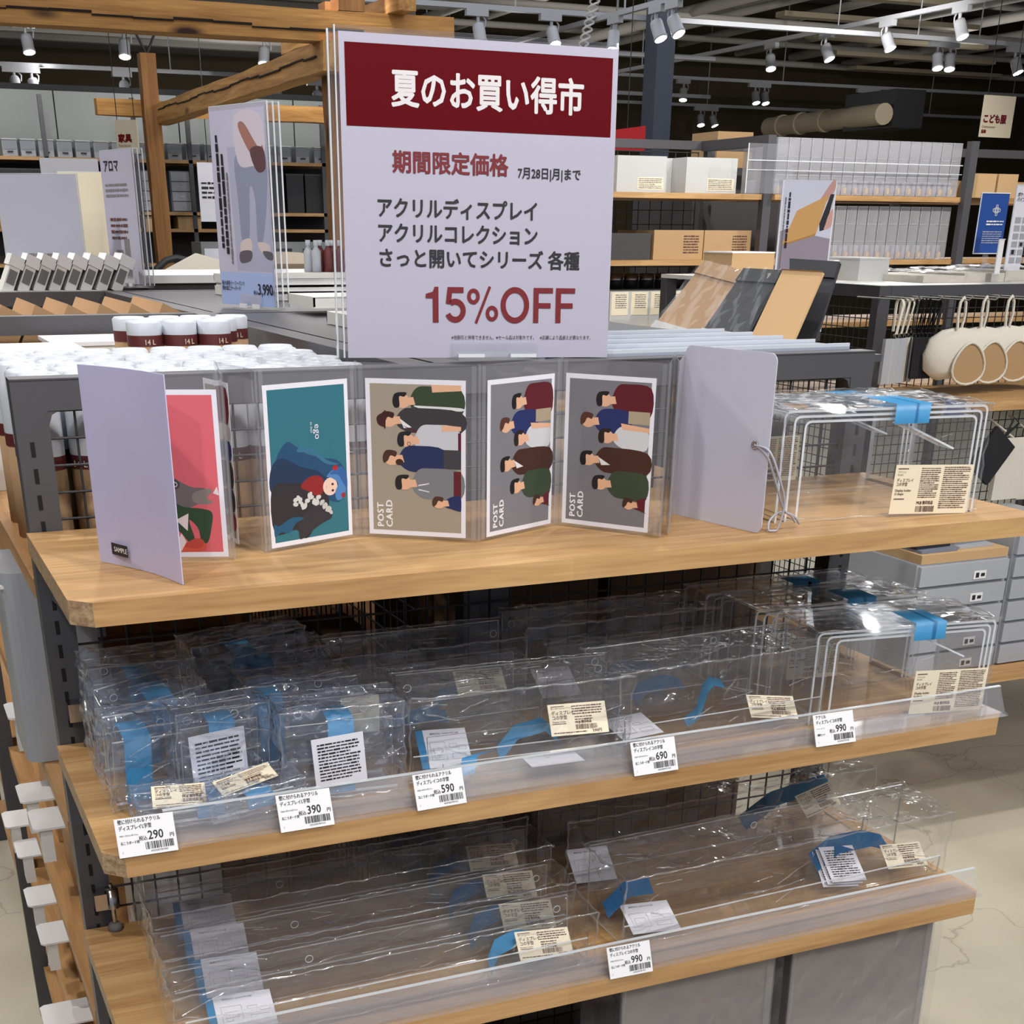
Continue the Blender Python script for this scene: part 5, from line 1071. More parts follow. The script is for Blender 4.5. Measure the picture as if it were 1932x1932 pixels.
def hanging(lab, px0, py0, px1, py1, y, rz, lines, ztop=3.6, sz=None):
    a, b_ = at(px0, py1, y=y), at(px1, py0, y=y); w_, h_ = b_.x - a.x, b_.z - a.z
    t = thing('hanging_sign', lab, 'sign', (a.x, y, a.z), rz=rz, group='cream signs hanging from the ceiling'); B().box((0, 0, 0), (w_, 0.008, h_)).build('board', 'cream', t)
    b = B()
    for q in (0.1, 0.9): b.tube([(w_ * q, 0.004, h_), (w_ * q, 0.004, ztop - a.z)], 0.002, 5)
    b.build('wire', 'dark', t)
    for (s, k_, u, v, bo) in lines: text(t, s, h_ * k_, (w_ * u, -0.001, h_ * v), 'redink', bo)
    return t
hanging('cream hanging sign lettered in red at the upper right edge', 1848, 182, 1922, 258, 4.0, R_(4), [('こども服', 0.22, 0.02, 0.36, 0.002), ('Childrenswear', 0.085, 0.02, 0.22, 0), ('童装', 0.09, 0.02, 0.10, 0.001)])
hanging('small cream hanging sign with red print seen steeply at the left', 222, 228, 262, 290, 6.0, R_(-40), [('家具', 0.26, 0.1, 0.36, 0.002), ('Furniture', 0.12, 0.1, 0.2, 0)])
# coiled white cable above the sign
b = B(); top = at(1128, -20, y=1.6); bot = at(1100, 88, y=1.6)
for ph in (0, PI):
    b.tube([top.lerp(bot, i / 60) + Vector((0.010 * math.sin(i * 0.42 + ph), 0.010 * math.cos(i * 0.42 + ph), 0)) for i in range(61)], 0.0022, 6)
t = thing('coiled_cable', 'white coiled cable dangling from the ceiling above the sale sign', 'cable', (0, 0, 0)); b.build('coil', 'white', t); B().tube([top, (top.x + 0.02, top.y, 3.7)], 0.002, 6).build('lead', 'white', t)
# ================================================================ WALL SHELVING AT THE FAR LEFT
ws = thing('wall_shelving', 'long wall shelving with clear fronted boxes along the grey panelled wall', 'shelving', (2.2, 9.6, 0))
for px in (92, 262, 362, 482, 612, -60):
    a = at(px, 330, y=9.45); B().box((a.x - 2.2 - 0.015, -0.15, 0), (a.x - 2.2 + 0.015, -0.12, 2.3)).build('upright', 'steel', ws)
for z, m in ((1.925, 'oak'), (1.59, 'oak'), (1.48, 'oak'), (1.25, 'oak')): B().box((-2.6, -0.15, z - 0.022), (1.25, 0.3, z)).build('shelf', m, ws)
B().box((-2.6, 0.29, 0.02), (1.25, 0.30, 1.90)).build('back_board', 'dark', ws)
def copies(proto_fn, locs, labf, rz=0):
    p = None
    for i, l in enumerate(locs):
        o = p if False else (proto_fn() if p is None else copy_tree(p)); p = p or o
        o.location = l; o['label'] = labf(i)
def wbox():
    t = thing('clear_front_box', 'x', 'box', group='clear fronted boxes on the wall shelving')
    B().box((0, 0.01, 0), (0.10, 0.24, 0.095)).build('body', 'ppgrey', t); B().box((0.004, 0, 0.042), (0.096, 0.012, 0.10)).build('clear_front', 'glassgrey', t); B().box((0, 0, 0.10), (0.10, 0.24, 0.106)).build('lid', 'pp', t)
    B().box((0.03, -0.001, 0.022), (0.07, 0, 0.030)).build('label', 'ink', t); return t
xs = [at(4 + 34.5 * k, 285, y=9.5).x for k in range(18)]
copies(wbox, [(x, 9.46, 1.9255) for x in xs if x < 3.36], lambda i: 'clear fronted grey box on the wall shelf, %s from the left' % ORD[i])
def dbin():
    t = thing('dark_bin', 'x', 'bin', group='dark lidded bins on the wall shelving'); B().box((0, 0, 0), (0.13, 0.2, 0.25)).build('body', 'dark', t); B().box((-.003, -.003, 0.25), (0.133, 0.2, 0.262)).build('lid', 'shadowbox', t); return t
copies(dbin, [(at(x, 390, y=9.5).x, 9.5, 1.5905) for x in (2, 38, 72, 505, 543, 578)], lambda i: 'dark lidded bin on the second wall shelf, %s from the left' % ORD[i])
def tower():
    t = thing('drawer_tower', 'x', 'drawers', group='pale drawer towers on the wall shelving'); B().box((0, 0.01, 0), (0.155, 0.2, 0.265)).build('body', 'ppdark', t)
    for k in range(4): d = B().box((0.008, 0, 0.008 + k * 0.064), (0.147, 0.012, 0.066 + k * 0.064)).build('drawer', 'ppgrey', t); B().box((0.06, -.004, 0.03 + k * .064), (0.095, 0, 0.036 + k * .064)).build('handle', 'pp', d)
    return t
copies(tower, [(at(x, 390, y=9.5).x, 9.5, 1.5905) for x in (325, 250)], lambda i: 'pale grey tower of four drawers on the wall shelf %s' % ['just right of the timber post', 'left of the timber post'][i])
def basket():
    t = thing('wicker_basket', 'x', 'basket', group='low wicker baskets on the wall shelving'); B().box((0, 0, 0), (0.17, 0.2, 0.075)).build('body', 'kraftlight', t); B().box((-.004, -.004, .07), (.174, .2, .08)).build('rim', 'kraft', t); return t
copies(basket, [(at(x, 425, y=9.5).x, 9.47, 1.4805) for x in (0, 272, 335)], lambda i: 'low wicker basket on the third wall shelf, %s from the left' % ORD[i])
t = thing('wall_notice', 'white notice board with black print hung between the timber post and the leg poster', 'notice', (at(372, 318, y=9.2).x, 9.2, at(372, 418, y=9.2).z)); B().box((0, 0, 0), (0.16, 0.01, 0.375)).build('board', 'paper', t); fine_lines(0.02, 0.13, 0.14, 0.26, 4, -0.002).build('fine_print', 'ink', t); B().tube([(0.08, 0.005, 0.37), (0.08, 0.005, 2.2)], 0.003, 5).build('wire', 'dark', t)
t = thing('picture_rack', 'low grey cabinet with two pictures below the wall shelving', 'cabinet', (at(378, 450, y=8.6).x, 8.6, 0)); B().box((0, 0, 0), (0.95, 0.3, 1.40)).build('body', 'panelwall', t)
for (u, m) in ((0.02, 'paper'), (0.52, 'dark'), (0.72, 'shadowbox')): B().box((u, -0.005, 1.18), (u + 0.12, 0, 1.36)).build('picture', m, t)
# cushions, white chair back and bottles beyond the trays
def cushion():
    t = B(); n = 10; vs = []
    for s in (1, -1):
        for j in range(n + 1):
            for i in range(n + 1):
                u, v = i / n * 2 - 1, j / n * 2 - 1; vs.append((u * 0.17, v * 0.17, s * 0.045 * max(0, (1 - u ** 4) * (1 - v ** 4)) ** 0.5 + 0.045))
    m_ = (n + 1) ** 2; fs = []
    for j in range(n):
        for i in range(n):
            a = j * (n + 1) + i; fs += [(a, a + 1, a + n + 2, a + n + 1), (m_ + a + 1, m_ + a, m_ + a + n + 1, m_ + a + n + 2)]
    t.add(vs, fs, 0, True); return tag(t.build('cushion', 'beigecloth'), 'x', 'cushion', 'stacked beige cushions')
cx = at(556, 520, y=5.0); cz = 1.10; tag(B().box((0, 0, 0), (0.9, 0.6, 1.12)).build('display_cube', 'shadowbox', loc=(cx.x - 0.3, 4.7, 0)), 'dark plinth under the stacked beige cushions', 'plinth')
cp = cushion()
for k in range(6):
    o = cp if k == 0 else cp.copy()
    if k: COL.objects.link(o)
    o.location = (cx.x - 0.10 + (k % 2) * 0.345, 4.92 + 0.02 * (k % 3), 1.121 + (k // 2) * 0.091); o['label'] = 'beige cushion in the %s pile, %s from the bottom' % (['left', 'right'][k % 2], ORD[k // 2])
a = at(585, 552, y=2.8)
def bottle(m):
    t = thing('spray_bottle', 'x', 'bottle', group='bottles left of the sale sign'); B().lathe([(0, 0), (0.014, 0), (0.014, 0.055), (0.006, 0.066), (0.006, 0.072)], 12).build('body', m, t); B().lathe([(0.0075, 0.07), (0.0075, 0.085), (0, 0.085)], 10).build('cap', 'ppgrey', t); return t
for k in range(6):
    o = bottle('ppgrey' if k < 2 else 'maroon'); o.location = (at(585 + k * 11, 552, y=2.75).x, 2.75 - 0.02 * (k % 2), ZTOP + 0.0205); o['label'] = '%s bottle on the white table, %s from the left' % ('grey' if k < 2 else 'dark red', ORD[k])
t = thing('lounge_chair', 'white cushioned chair back beyond the trays left of the leg poster', 'chair', (at(395, 500, y=6.4).x, 6.4, 0))
B().box((-.25, -.2, 0.40), (.25, .3, .52)).build('seat', 'white', t); B().prism([(-.25, .2, .5), (.25, .2, .5), (.22, .26, 1.30), (.0, .27, 1.36), (-.22, .26, 1.26)], (0, 0.06, 0)).build('backrest', 'creamcloth', t)
for sx in (-.22, .22):
    for sy in (-.17, .27): B().tube([(sx, sy, 0), (sx, sy, .41)], .018, 8).build('leg', 'kraftlight', t)
t = thing('black_armchair', 'black slatted chair back at the foot of the timber post', 'chair', (at(352, 500, y=7.4).x, 7.4, 0)); B().box((-.25, -.2, .38), (.25, .3, .45)).build('seat', 'dark', t)
b = B(); b.tube([(.24 * math.cos(R_(q)), .28, .9 + .42 * math.sin(R_(q))) for q in range(0, 181, 15)], .02, 8); b.build('back_frame', 'dark', t)
for q in range(5): B().tube([(-.16 + q * .08, .28, .45), (-.16 + q * .08, .28, 1.24)], .009, 6).build('spindle', 'dark', t)
for sx in (-.22, .22):
    for sy in (-.17, .27): B().tube([(sx, sy, 0), (sx, sy, .39)], .016, 8).build('leg', 'dark', t)
# ================================================================ RACKS AT THE RIGHT
XR, YR = 2.44, 3.24
rk = thing('goods_rack', 'dark steel rack with oak shelves of clear boxes and cartons behind the sale sign', 'rack', (3.0, 3.4, 0)); ro = Vector((3.0, 3.4, 0))
def rb(name, a, b_, m): return B().box(tuple(Vector(a) - ro), tuple(Vector(b_) - ro)).build(name, m, rk)
xa, xb = 3.035, 3.94
for (x, y) in ((xa, 3.24), (xb, 3.20), (xa + 0.03, 3.70), (xb + .03, 3.66), (1.9, 3.70), (4.9, 3.6)): rb('post', (x, y, 0), (x + 0.035, y + 0.03, 1.8), 'steel')
rb('top_rail', (1.9, 3.70, 1.77), (xb, 3.73, 1.8), 'steel'); rb('top_rail', (xb + .036, 3.63, 1.77), (4.9, 3.66, 1.8), 'steel'); rb('side_rail', (xa + .002, 3.271, 1.765), (xa + 0.03, 3.699, 1.8), 'steel')
for z in (1.608, 1.388, 1.165, 0.90): rb('shelf', (1.9, 3.25, z - 0.018), (xa - 0.001, 3.69, z), 'oak'); rb('shelf', (xa + .036, 3.22, z - 0.018 ), (xb - .001, 3.66, z), 'oak'); rb('shelf', (xb + .036, 3.30, z - 0.018), (4.9, 3.62, z), 'oak')
mesh_panel(1.95 - 3, 3.03 - 3, 0.9, 1.76, 0.31, 0.05, 0.002, rk)
# white boxes, cartons
def on(px, z, y=3.3): return at(px, 400, y=y).x
def white_case(lab, x, z, w_, h_, seed):
    for k in range(3):
        t = thing('white_file_box', lab % ['front', 'middle', 'rear'][k], 'box', (x - 0.035 * k, 3.285 + 0.105 * k, z), group='milky white file boxes')
        B().box((0, 0, 0), (w_, 0.1, h_)).build('body', 'pp', t)
        if not k: e = B().box((w_ * .42, -0.001, h_ * .08), (w_ * .95, 0, h_ * .42)).build('label', 'cream', t); fine_lines(w_ * .44, w_ * .93, h_ * .1, h_ * .40, 6, -0.0015).build('fine_print', 'greyink', e)
white_case('milky white file box beside the sale sign, %s one', at(1160, 340, y=3.3).x, 1.6085, 0.20, 0.115, 1)
white_case('milky white file box of the second group, %s one', at(1290, 340, y=3.3).x, 1.6085, 0.215, 0.115, 2)
tag(B().box((2.1, 3.61, 0), (3.02, 3.68, 0.10)).build('woven_box', 'kraft', loc=(0, 0, 1.6085)), 'brown woven storage row behind the milky white boxes', 'storage box')
def carton(lab, px0, px1, z, h_, y=3.30, m='cardboard', d_=0.28):
    x0, x1 = at(px0, 450, y=y).x, at(px1, 450, y=y).x; t = thing('carton', lab, 'carton', (x0, y, z), group='cardboard cartons on the rack')
    B().box((0, 0, 0), (x1 - x0, d_, h_)).build('body', m, t)
    if m == 'cardboard': fine_lines((x1 - x0) * .6, (x1 - x0) * .92, h_ * .2, h_ * .85, 7, -0.001).build('print', 'brownink', t); B().box((0, 0, h_), ((x1 - x0), 0.01, h_ + 0.001)).build('flap_edge', 'kraft', t)
carton('cardboard carton directly right of the dark box on the rack', 1234, 1327, 1.3885, 0.098); carton('cardboard carton at the right of the pair on the rack', 1329, 1417, 1.3885, 0.098); carton('dark grey box at the sign edge beside the cartons', 1150, 1228, 1.3885, 0.088, m='shadowbox')
tag(B().box((0, 0, 0), (0.17, 0.2, 0.13)).build('large_carton', 'cardboard', loc=(at(1355, 250, y=3.9).x, 3.9, 1.72)), 'brown carton standing high behind the rack at the top', 'carton')
tag(B().box((-.1, -.1, 0), (.4, .4, 1.7195)).build('stock_pillar', 'shadowbox', loc=(at(1355, 250, y=3.9).x, 4.0, 0)), 'dark stock cabinet carrying the high brown carton', 'cabinet')
t = thing('red_banner', 'bright red banner with white marks peeping out right of the sale sign', 'banner', (at(1150, 255, y=6.5).x, 6.5, at(1160, 283, y=6.5).z)); B().prism([(0, 0, 0), (0.24, 0, 0), (0.24, 0, 0.13), (0, 0, 0.10)], (0, 0.01, 0)).build('cloth', 'scarlet', t); B().prism([(0.12, -0.001, 0.015), (0.15, -0.001, 0.015), (0.14, -0.001, 0.045)], (0, 0.0008, 0)).prism([(0.17, -0.001, 0.015), (0.20, -0.001, 0.015), (0.19, -0.001, 0.045)], (0, 0.0008, 0)).build('mark', 'white', t); B().tube([(0.12, 0.005, 0.1), (0.12, 0.005, 1.6)], .003, 5).build('wire', 'dark', t)
# row of white packs on the third shelf
def pack():
    t = thing('white_pack', 'x', 'pack', group='white packs with cream print in a row'); B().box((0, 0, 0), (0.082, 0.2, 0.118)).build('body', 'pp', t); e = B().box((0.006, -.001, 0.038), (0.076, 0, 0.116)).build('label', 'cream', t); fine_lines(0.022, 0.07, 0.06, 0.11, 7, -.0015).build('fine_print', 'greyink', e); return t
copies(pack, [(at(1150 + 37 * k, 560, y=3.28).x, 3.275, 1.1655) for k in range(7)], lambda i: 'white pack with cream printed label, %s from the left on the low shelf' % ORD[i])
def dark_jar():
    t = thing('dark_canister', 'x', 'canister', group='dark canisters above the white packs'); B().lathe([(0, 0), (0.03, 0), (0.03, 0.05), (0, 0.05)], 12).build('body', 'dark', t); B().lathe([(0.031, 0.03), (0.031, 0.052), (0, 0.054)], 12).build('cap', 'chrome', t); return t
copies(dark_jar, [(at(1160 + 30 * k, 500, y=3.40).x, 3.52, 1.2845) for k in range(6)], lambda i: 'dark canister behind the white packs, %s from the left' % ORD[i])
tag(B().box((2.4, 3.475, 0), (3.03, 3.60, 0.118)).build('long_carton', 'shadowbox', loc=(0, 0, 1.1655)), 'dark long carton under the canisters', 'carton')
# clear drawer cases
def clear_case():
    t = thing('clear_case', 'x', 'case', group='clear acrylic cases on the rack')
    B().box((0, 0, 0), (0.046, 0.22, 0.185)).build('shell', 'casehaze', t)
    for z in (0.002, 0.062, 0.122, 0.182): B().box((0.001, -0.001, z), (0.045, 0.0, z + 0.002)).build('bright_edge', 'ppgrey', t)
    B().box((0.0, -0.0012, 0), (0.0022, 0, 0.185)).build('bright_edge', 'ppgrey', t); B().box((0.004, 0.03, 0.004), (0.042, 0.2, 0.05)).build('insert', 'frost2', t)
    B().lathe([(0.009, 0), (0.009, 0.02), (0, 0.022)], 8, (0.022, 0.012, 0.006)).build('gold_cap', 'kraftlight', t); return t
x0, x1 = at(1462, 300, y=3.24).x, at(1812, 300, y=3.24).x; N_ = 17
locs = [(x0 + (x1 - x0) * i / N_ + 0.004, 3.235, 1.6085) for i in range(N_)]
copies(clear_case, locs, lambda i: 'clear acrylic case on the upper shelf right of the steel post, %s from the left' % ORD[i])
locs = [(x0 + (x1 - x0) * i / N_ + 0.004, 3.25, 1.3885) for i in range(5, N_)]
copies(clear_case, locs, lambda i: 'clear acrylic case on the lower shelf under the full row, %s from the left' % ORD[i])
t = thing('acrylic_shelf', 'clear acrylic rail guard crossing the steel post in front of the cases', 'shelf guard', (at(1405, 360, y=3.20).x, 3.20, 1.609)); B().box((0, -0.003, 0), (0.20, 0, 0.16)).build('pane', 'guard', t); B().box((0, -0.005, 0.105), (0.98, -.002, 0.108)).box((0, -0.005, 0.075), (0.98, -.002, 0.077)).box((-.001, -.005, 0), (0.002, -.002, .16)).build('edge_line', 'edge', t)
tag(B().box((0, 0, 0), (0.75, 0.3, 0.06)).build('kraft_tray', 'kraft', loc=(xb + 0.05, 3.31, 1.6085)), 'brown woven tray row at the right edge of the rack', 'tray')
for k in range(2): tag(B().box((0, 0, 0), (0.12 - .02 * k, 0.05, 0.085)).build('paper_bag', 'kraftlight', loc=(xb + 0.07 + 0.13 * k, 3.25, 1.6085)), 'small tan box on the right shelf, %s one' % ['left', 'right'][k], 'box')
tag(B().box((0, 0, 0), (0.9, 0.015, 0.06)).build('shelf_front', 'oak', loc=(xb - .2, 3.16, 1.545)), 'oak shelf front edge at the far right', 'board') if False else None
# blue and white signs
def std(lab, name, pts, y, mat, z0):
    a = at(pts[0], pts[3], y=y); b_ = at(pts[2], pts[1], y=y); t = thing(name, lab, 'sign', (a.x, y, a.z), group='upright signs at the right'); w_, h_ = b_.x - a.x, b_.z - a.z
    B().box((0, 0, 0), (w_, 0.004, h_)).build('board', mat, t); bars('clear_frame', 'edge', t, [((-.002, -.001, -.002), (w_ + .002, 0, 0.001)), ((-.002, -.001, h_ - .001), (w_ + .002, 0, h_ + .002)), ((-.002, -.001, 0.0011), (0.001, 0, h_ - .0011))])
    B().box((w_ / 2 - .03, -.03, z0 - a.z), (w_ / 2 + .03, .04, z0 - a.z + .004)).box((w_ / 2 - .01, 0.004, z0 - a.z), (w_ / 2 + .01, .008, 0.03)).build('clear_base', 'guard', t); return t, w_, h_
# ---- near right rack with hanging goods
nr = thing('hook_rack', 'dark steel rack with hooks of hanging pouches at the right edge', 'rack', (2.6, 1.86, 0)); no = Vector((2.6, 1.86, 0))
def nb(name, a, b_, m): return B().box(tuple(Vector(a) - no), tuple(Vector(b_) - no)).build(name, m, nr)
nb('post', (2.52, 1.86, 0), (2.56, 1.89, ZTOP), 'steel'); nb('post', (3.58, 1.86, 0), (3.62, 1.89, ZTOP), 'steel'); nb('top_rail', (2.561, 1.86, ZTOP - 0.032), (3.579, 1.89, ZTOP), 'steel'); nb('side_rail', (2.522, 1.891, ZTOP - 0.032), (2.56, 2.66, ZTOP), 'steel'); nb('post', (2.52, 2.661, 0), (2.56, 2.70, ZTOP), 'steel')
mesh_panel(2.565 - 2.6, 3.575 - 2.6, 0.2, ZTOP - .035, 0.015, 0.0262, 0.0015, nr); mesh_panel(1.90 - 1.86, 2.65 - 1.86, 0.2, ZTOP - .035, 2.54 - 2.6, 0.0262, 0.0015, nr, 'y')
for z, yf in ((1.083, 1.46), (0.478, 1.05)): nb('shelf', (2.18 if z < 1 else 2.24, yf, z - 0.026), (3.6, 1.84, z), 'oak')
nb('post', (2.20, 1.842, 0), (2.24, 1.875, 1.0), 'steel')
nb('display_top', (2.48, 2.72, ZTOP - 0.012), (3.60, 3.0, ZTOP), 'ppwhite'); nb('display_top', (2.562, 1.892, ZTOP - 0.012), (3.60, 2.719, ZTOP), 'ppwhite')
nb('post', (2.48, 2.96, 0), (2.52, 3.0, ZTOP - 0.0125), 'steel')
def hook(x, z, y1=1.62): return B().tube([(x - 2.6, 0.0, z), (x - 2.6, y1 - 1.86, z), (x - 2.6, y1 - 1.875, z + 0.012)], 0.002, 6).build('hook', 'chrome', nr)
hx = [2.47 + 0 * k for k in range(0)]
def strap_item(lab, x, y, z, strap, body, bw, bh, gp, name='hanging_pouch', sl=0.10, rz=0.0):
    t = thing(name, lab, 'pouch', (x, y, z), rz=rz, group=gp); b = B(); w_ = 0.010
    pth = [(0, 0.0, -sl)] + [(0, 0.012 * math.cos(R_(q)) - 0.0, -0.012 + 0.014 * math.sin(R_(q))) for q in range(180, -1, -30)] + [(0, 0.012, -sl * 0.92)]
    vs = [Vector(p) + Vector((-w_ / 2, 0, 0)) for p in pth] + [Vector(p) + Vector((w_ / 2, 0, 0)) for p in pth]; n = len(pth)
    vs2 = [v + Vector((0, -0.0015, 0)) for v in vs]
    b.add(vs, [(i, i + 1, n + i + 1, n + i) for i in range(n - 1)], 0, True); b.add(vs2, [(i, i + 1, n + i + 1, n + i) for i in range(n - 1)], 0, True); b.build('strap', strap, t)
    B().tube([(-.004, 0.003, -sl), (.004, 0.003, -sl - .012)], 0.004, 6).build('clasp', 'chrome' if strap != 'blackcloth' else 'dark', t)
    B().box((-bw / 2, -0.004, -sl - bh - .008), (bw / 2, 0.006, -sl - .010)).build('body', body, t); return t
zh = 1.325
xL = at(1672, 560, y=1.70).x
for k in range(5): strap_item('%s strap holder with clear card sleeve, %s from the left by the steel post' % ('cream', ORD[k]), xL + 0.026 * k, 1.64 + 0.012 * k, zh, 'creamcloth', 'ppgrey' if k % 2 == 0 else 'creamcloth', 0.085, 0.115, 'cream card holders on straps', sl=0.085, rz=R_(12 + 9 * k))
xK = at(1728, 560, y=1.68).x
for k in range(6): strap_item('black strap card holder, %s from the left in the black bunch' % ORD[k], xK + 0.013 * k, 1.66, zh, 'blackcloth', 'blackcloth', 0.085 if k == 5 else 0.07, 0.105, 'black card holders on straps', sl=0.085, rz=R_(60 if k < 5 else 10))
hook(xL + .03, zh - .002); hook(xK + .03, zh - .002)
def net_bag(lab, x, y, z, w_, h_, gp, seed):
    """soft cream drawstring bag, open mouthed"""
    t = thing('cream_bag', lab, 'bag', (x, y, z), group=gp); r = random.Random(seed)
    b = B(); s_ = .012 + .004 * r.random(); b.tube([(-s_ * .7, -.006, -.085), (-s_, -.004, -.04), (-s_ * .7, -.001, -.008), (0, 0, .004), (s_ * .7, .002, -.010), (s_, .004, -.04), (s_ * .6, .006, -.085)], .0042, 6); b.build('loop', 'creamcloth', t)
    n = 16; vs = []; prof = [(0.12, -.074), (0.55, -.080), (0.92, -.100), (1.08, -.072 - h_ * .55), (1.02, -.072 - h_ * .88), (0.7, -.072 - h_ * 1.05)]
    for (k_, zz) in prof:
        for i in range(n): a = 2 * PI * i / n; vs.append((k_ * w_ / 2 * math.cos(a) * (1 + .06 * math.sin(5 * a + seed)), k_ * 0.028 * math.sin(a), zz + .004 * math.sin(3 * a + seed)))
    bb = B(); bb.add(vs, [(j * n + i, j * n + (i + 1) % n, (j + 1) * n + (i + 1) % n, (j + 1) * n + i) for j in range(len(prof) - 1) for i in range(n)] + [tuple((len(prof) - 1) * n + i for i in range(n))], 0, True); bb.build('body', 'creamcloth', t)
    pts = [(w_ * .27 * math.cos(a) * (1 - .25 * math.sin(a)) + .02, -.0345, -.112 - h_ * .40 + h_ * .44 * math.sin(a)) for a in [2 * PI * k / 20 for k in range(21)]]
    B().tube(pts, .0035, 6).build('mouth_hem', 'creamcloth', t); B().add([(p[0] * .98, -.0335, p[2]) for p in pts[:-1]], [list(range(20))]).build('lining', 'liningdark', t)
for k, px in enumerate((1800, 1850, 1905, 1955)):
    x = at(px, 560, y=1.66).x; net_bag('cream cloth bag hanging by a loop, %s from the left at the right edge' % ORD[k], x, 1.62 + 0.015 * k, zh, 0.20, 0.120, 'cream cloth bags on hooks', k); hook(x, zh - .002, 1.60)
# hanging bags under that shelf
t = thing('black_pouch', 'black quilted pouch hanging askew right of the acrylic risers', 'pouch', (at(1870, 860, y=1.40).x, 1.40, at(1870, 860, y=1.40).z), rot=(0, R_(38), 0)); B().box((-.045, -.006, -.06), (.045, .006, .06)).build('body', 'blackcloth', t); B().tube([(0, 0, .06), (-.012, 0, .11), (.012, 0, .11), (0, 0, .06)], .003, 6).build('loop', 'blackcloth', t)
for k in range(2):
    a = at(1905 + 45 * k, 870, y=1.44 + .02 * k); t = thing('cream_pouch', 'cream ruched pouch hanging low at the right edge, %s one' % ['nearer', 'further'][k], 'pouch', (a.x, 1.44 + .02 * k, a.z)); B().box((-.05, -.008, -.10), (.06, .008, .06)).build('body', 'creamcloth', t); B().tube([(0, 0, .06), (-.02, .1, .11)], .003, 6).build('cord', 'creamcloth', t)
# drawer units with price labels
def drawer_unit(lab, x, y, z, w_, d_, n, h1, mat, gp):
    t = thing('drawer_unit', lab, 'drawers', (x, y, z), group=gp); H_ = n * h1
    B().box((0, 0.012, 0), (w_, d_, H_)).build('carcass', mat, t)
    for k in range(n):
        d = B().box((0.005, 0, k * h1 + .004), (w_ - .005, 0.013, (k + 1) * h1 - .004)).build('drawer', mat, t); e = B().box((w_ * .60, -.002, k * h1 + .010), (w_ * .60 + .038, 0, k * h1 + .030)).build('price_label', 'white', d)
        B().box((w_ * .62, -.0025, k * h1 + .014), (w_ * .62 + .010, -.0018, k * h1 + .026)).box((w_ * .62 + .016, -.0025, k * h1 + .016), (w_ * .62 + .028, -.0018, k * h1 + .024)).build('print', 'ink', d)
    return H_
drawer_unit('translucent drawer unit with five price labels at the right behind the riser sets', 2.14, 1.10, 0.479, 0.285, 0.34, 5, 0.056, 'ppgrey', 'translucent drawer units')
drawer_unit('translucent drawer unit at the right edge of the picture', 2.435, 1.10, 0.479, 0.285, 0.34, 6, 0.056, 'ppgrey', 'translucent drawer units')
t = thing('wooden_tray', 'shallow wooden tray of flat packs on top of the drawer unit', 'tray', (2.15, 1.11, 0.7595)); B().box((0, 0, 0), (0.27, 0.30, 0.022)).build('body', 'kraftlight', t)
for k in range(4): tag(B().box((0, 0, 0), (0.11, 0.16, 0.006)).build('flat_pack', ['ppdark', 'ppgrey', 'dark', 'glassgrey'][k], loc=(2.16 + 0.125 * (k % 2), 1.125 + .01 * k, 0.782 + 0.0065 * (k // 2)), rot=(0, 0, R_(2 * k))), '%s pack in the wooden tray, %s' % (['slate', 'pale grey', 'black', 'smoky'][k], ['lower left', 'lower right', 'upper left', 'upper right'][k]), 'pack')
# ---- leaning paper pouches on a low stand just behind the white slatted tray
tb = thing('pouch_stand', 'small dark stand behind the white slatted tray carrying paper pouches', 'stand', (1.2, 0.7, 0))
B().box((-0.02, -0.10, 1.278), (0.34, 0.36, 1.290)).build('stand_top', 'steel', tb)
for (x, y) in ((0, -.08), (.31, -.08), (0, .32), (.31, .32)): B().box((x, y, 0), (x + .02, y + .02, 1.278)).build('leg', 'steel', tb)
P0 = Vector((1.215, 0.7, 1.292)); PD = Vector((math.cos(R_(52)), 0, math.sin(R_(52)))); PN = PD.cross(Vector((0, 1, 0))).normalized()
if PN.x > 0: PN = -PN
def pl(px, py, off=0.0):
    d = cf + cr * ((px - PX) / FP) - cu * ((py - PY) / FP); q = P0 + PN * off
    return CP + d * ((q - CP).dot(PN) / d.dot(PN))
def pouch(lab, q, off, mat, film=True, flap=0.16, lbl=True):
    c = [pl(x, y, off) for x, y in q]; o_ = c[0]
    for v in c[:2]: v.z = max(v.z, 1.2915)
    t = thing('paper_pouch', lab, 'pouch', o_, group='paper pouches leaning on the stand'); c = [v - o_ for v in c]
    B().prism(c, -PN * 0.004).build('body', mat, t)
    fl = [c[3].lerp(c[0], flap), c[2].lerp(c[1], flap), c[2], c[3]]; B().prism([v + PN * 0.0035 for v in fl], -PN * 0.003).build('flap', mat, t)
    if film:
        n = 8; vs = []
        for j in range(n + 1):
            for i in range(n + 1): vs.append(c[0].lerp(c[1], i / n).lerp(c[3].lerp(c[2], i / n), j / n) + PN * (0.006 + .003 * math.sin(i * 1.9 + j * 1.3)))
        b = B(); b.add(vs, [(j * (n + 1) + i, j * (n + 1) + i + 1, (j + 1) * (n + 1) + i + 1, (j + 1) * (n + 1) + i) for j in range(n) for i in range(n)], 0, True); b.build('film', 'film2', t)
    if lbl: fl = [c[0].lerp(c[3], .04), c[1].lerp(c[2], .04), c[1].lerp(c[2], .20), c[0].lerp(c[3], .20)]; B().prism([v + PN * 0.0045 for v in fl], -PN * 0.001).build('label', 'pp', t)
pouch('black paper pouch at the back right of the leaning row, mostly hidden', [(1490, 668), (1530, 668), (1585, 496), (1492, 490)], -0.024, 'blackcard', False, .18, False)
pouch('kraft paper pouch in clear film, leftmost of the leaning row', [(1218, 634), (1306, 660), (1408, 513), (1330, 493)], 0.0, 'kraft')
pouch('black paper pouch in clear film, second of the leaning row', [(1308, 650), (1396, 664), (1478, 512), (1405, 508)], 0.006, 'blackcard')
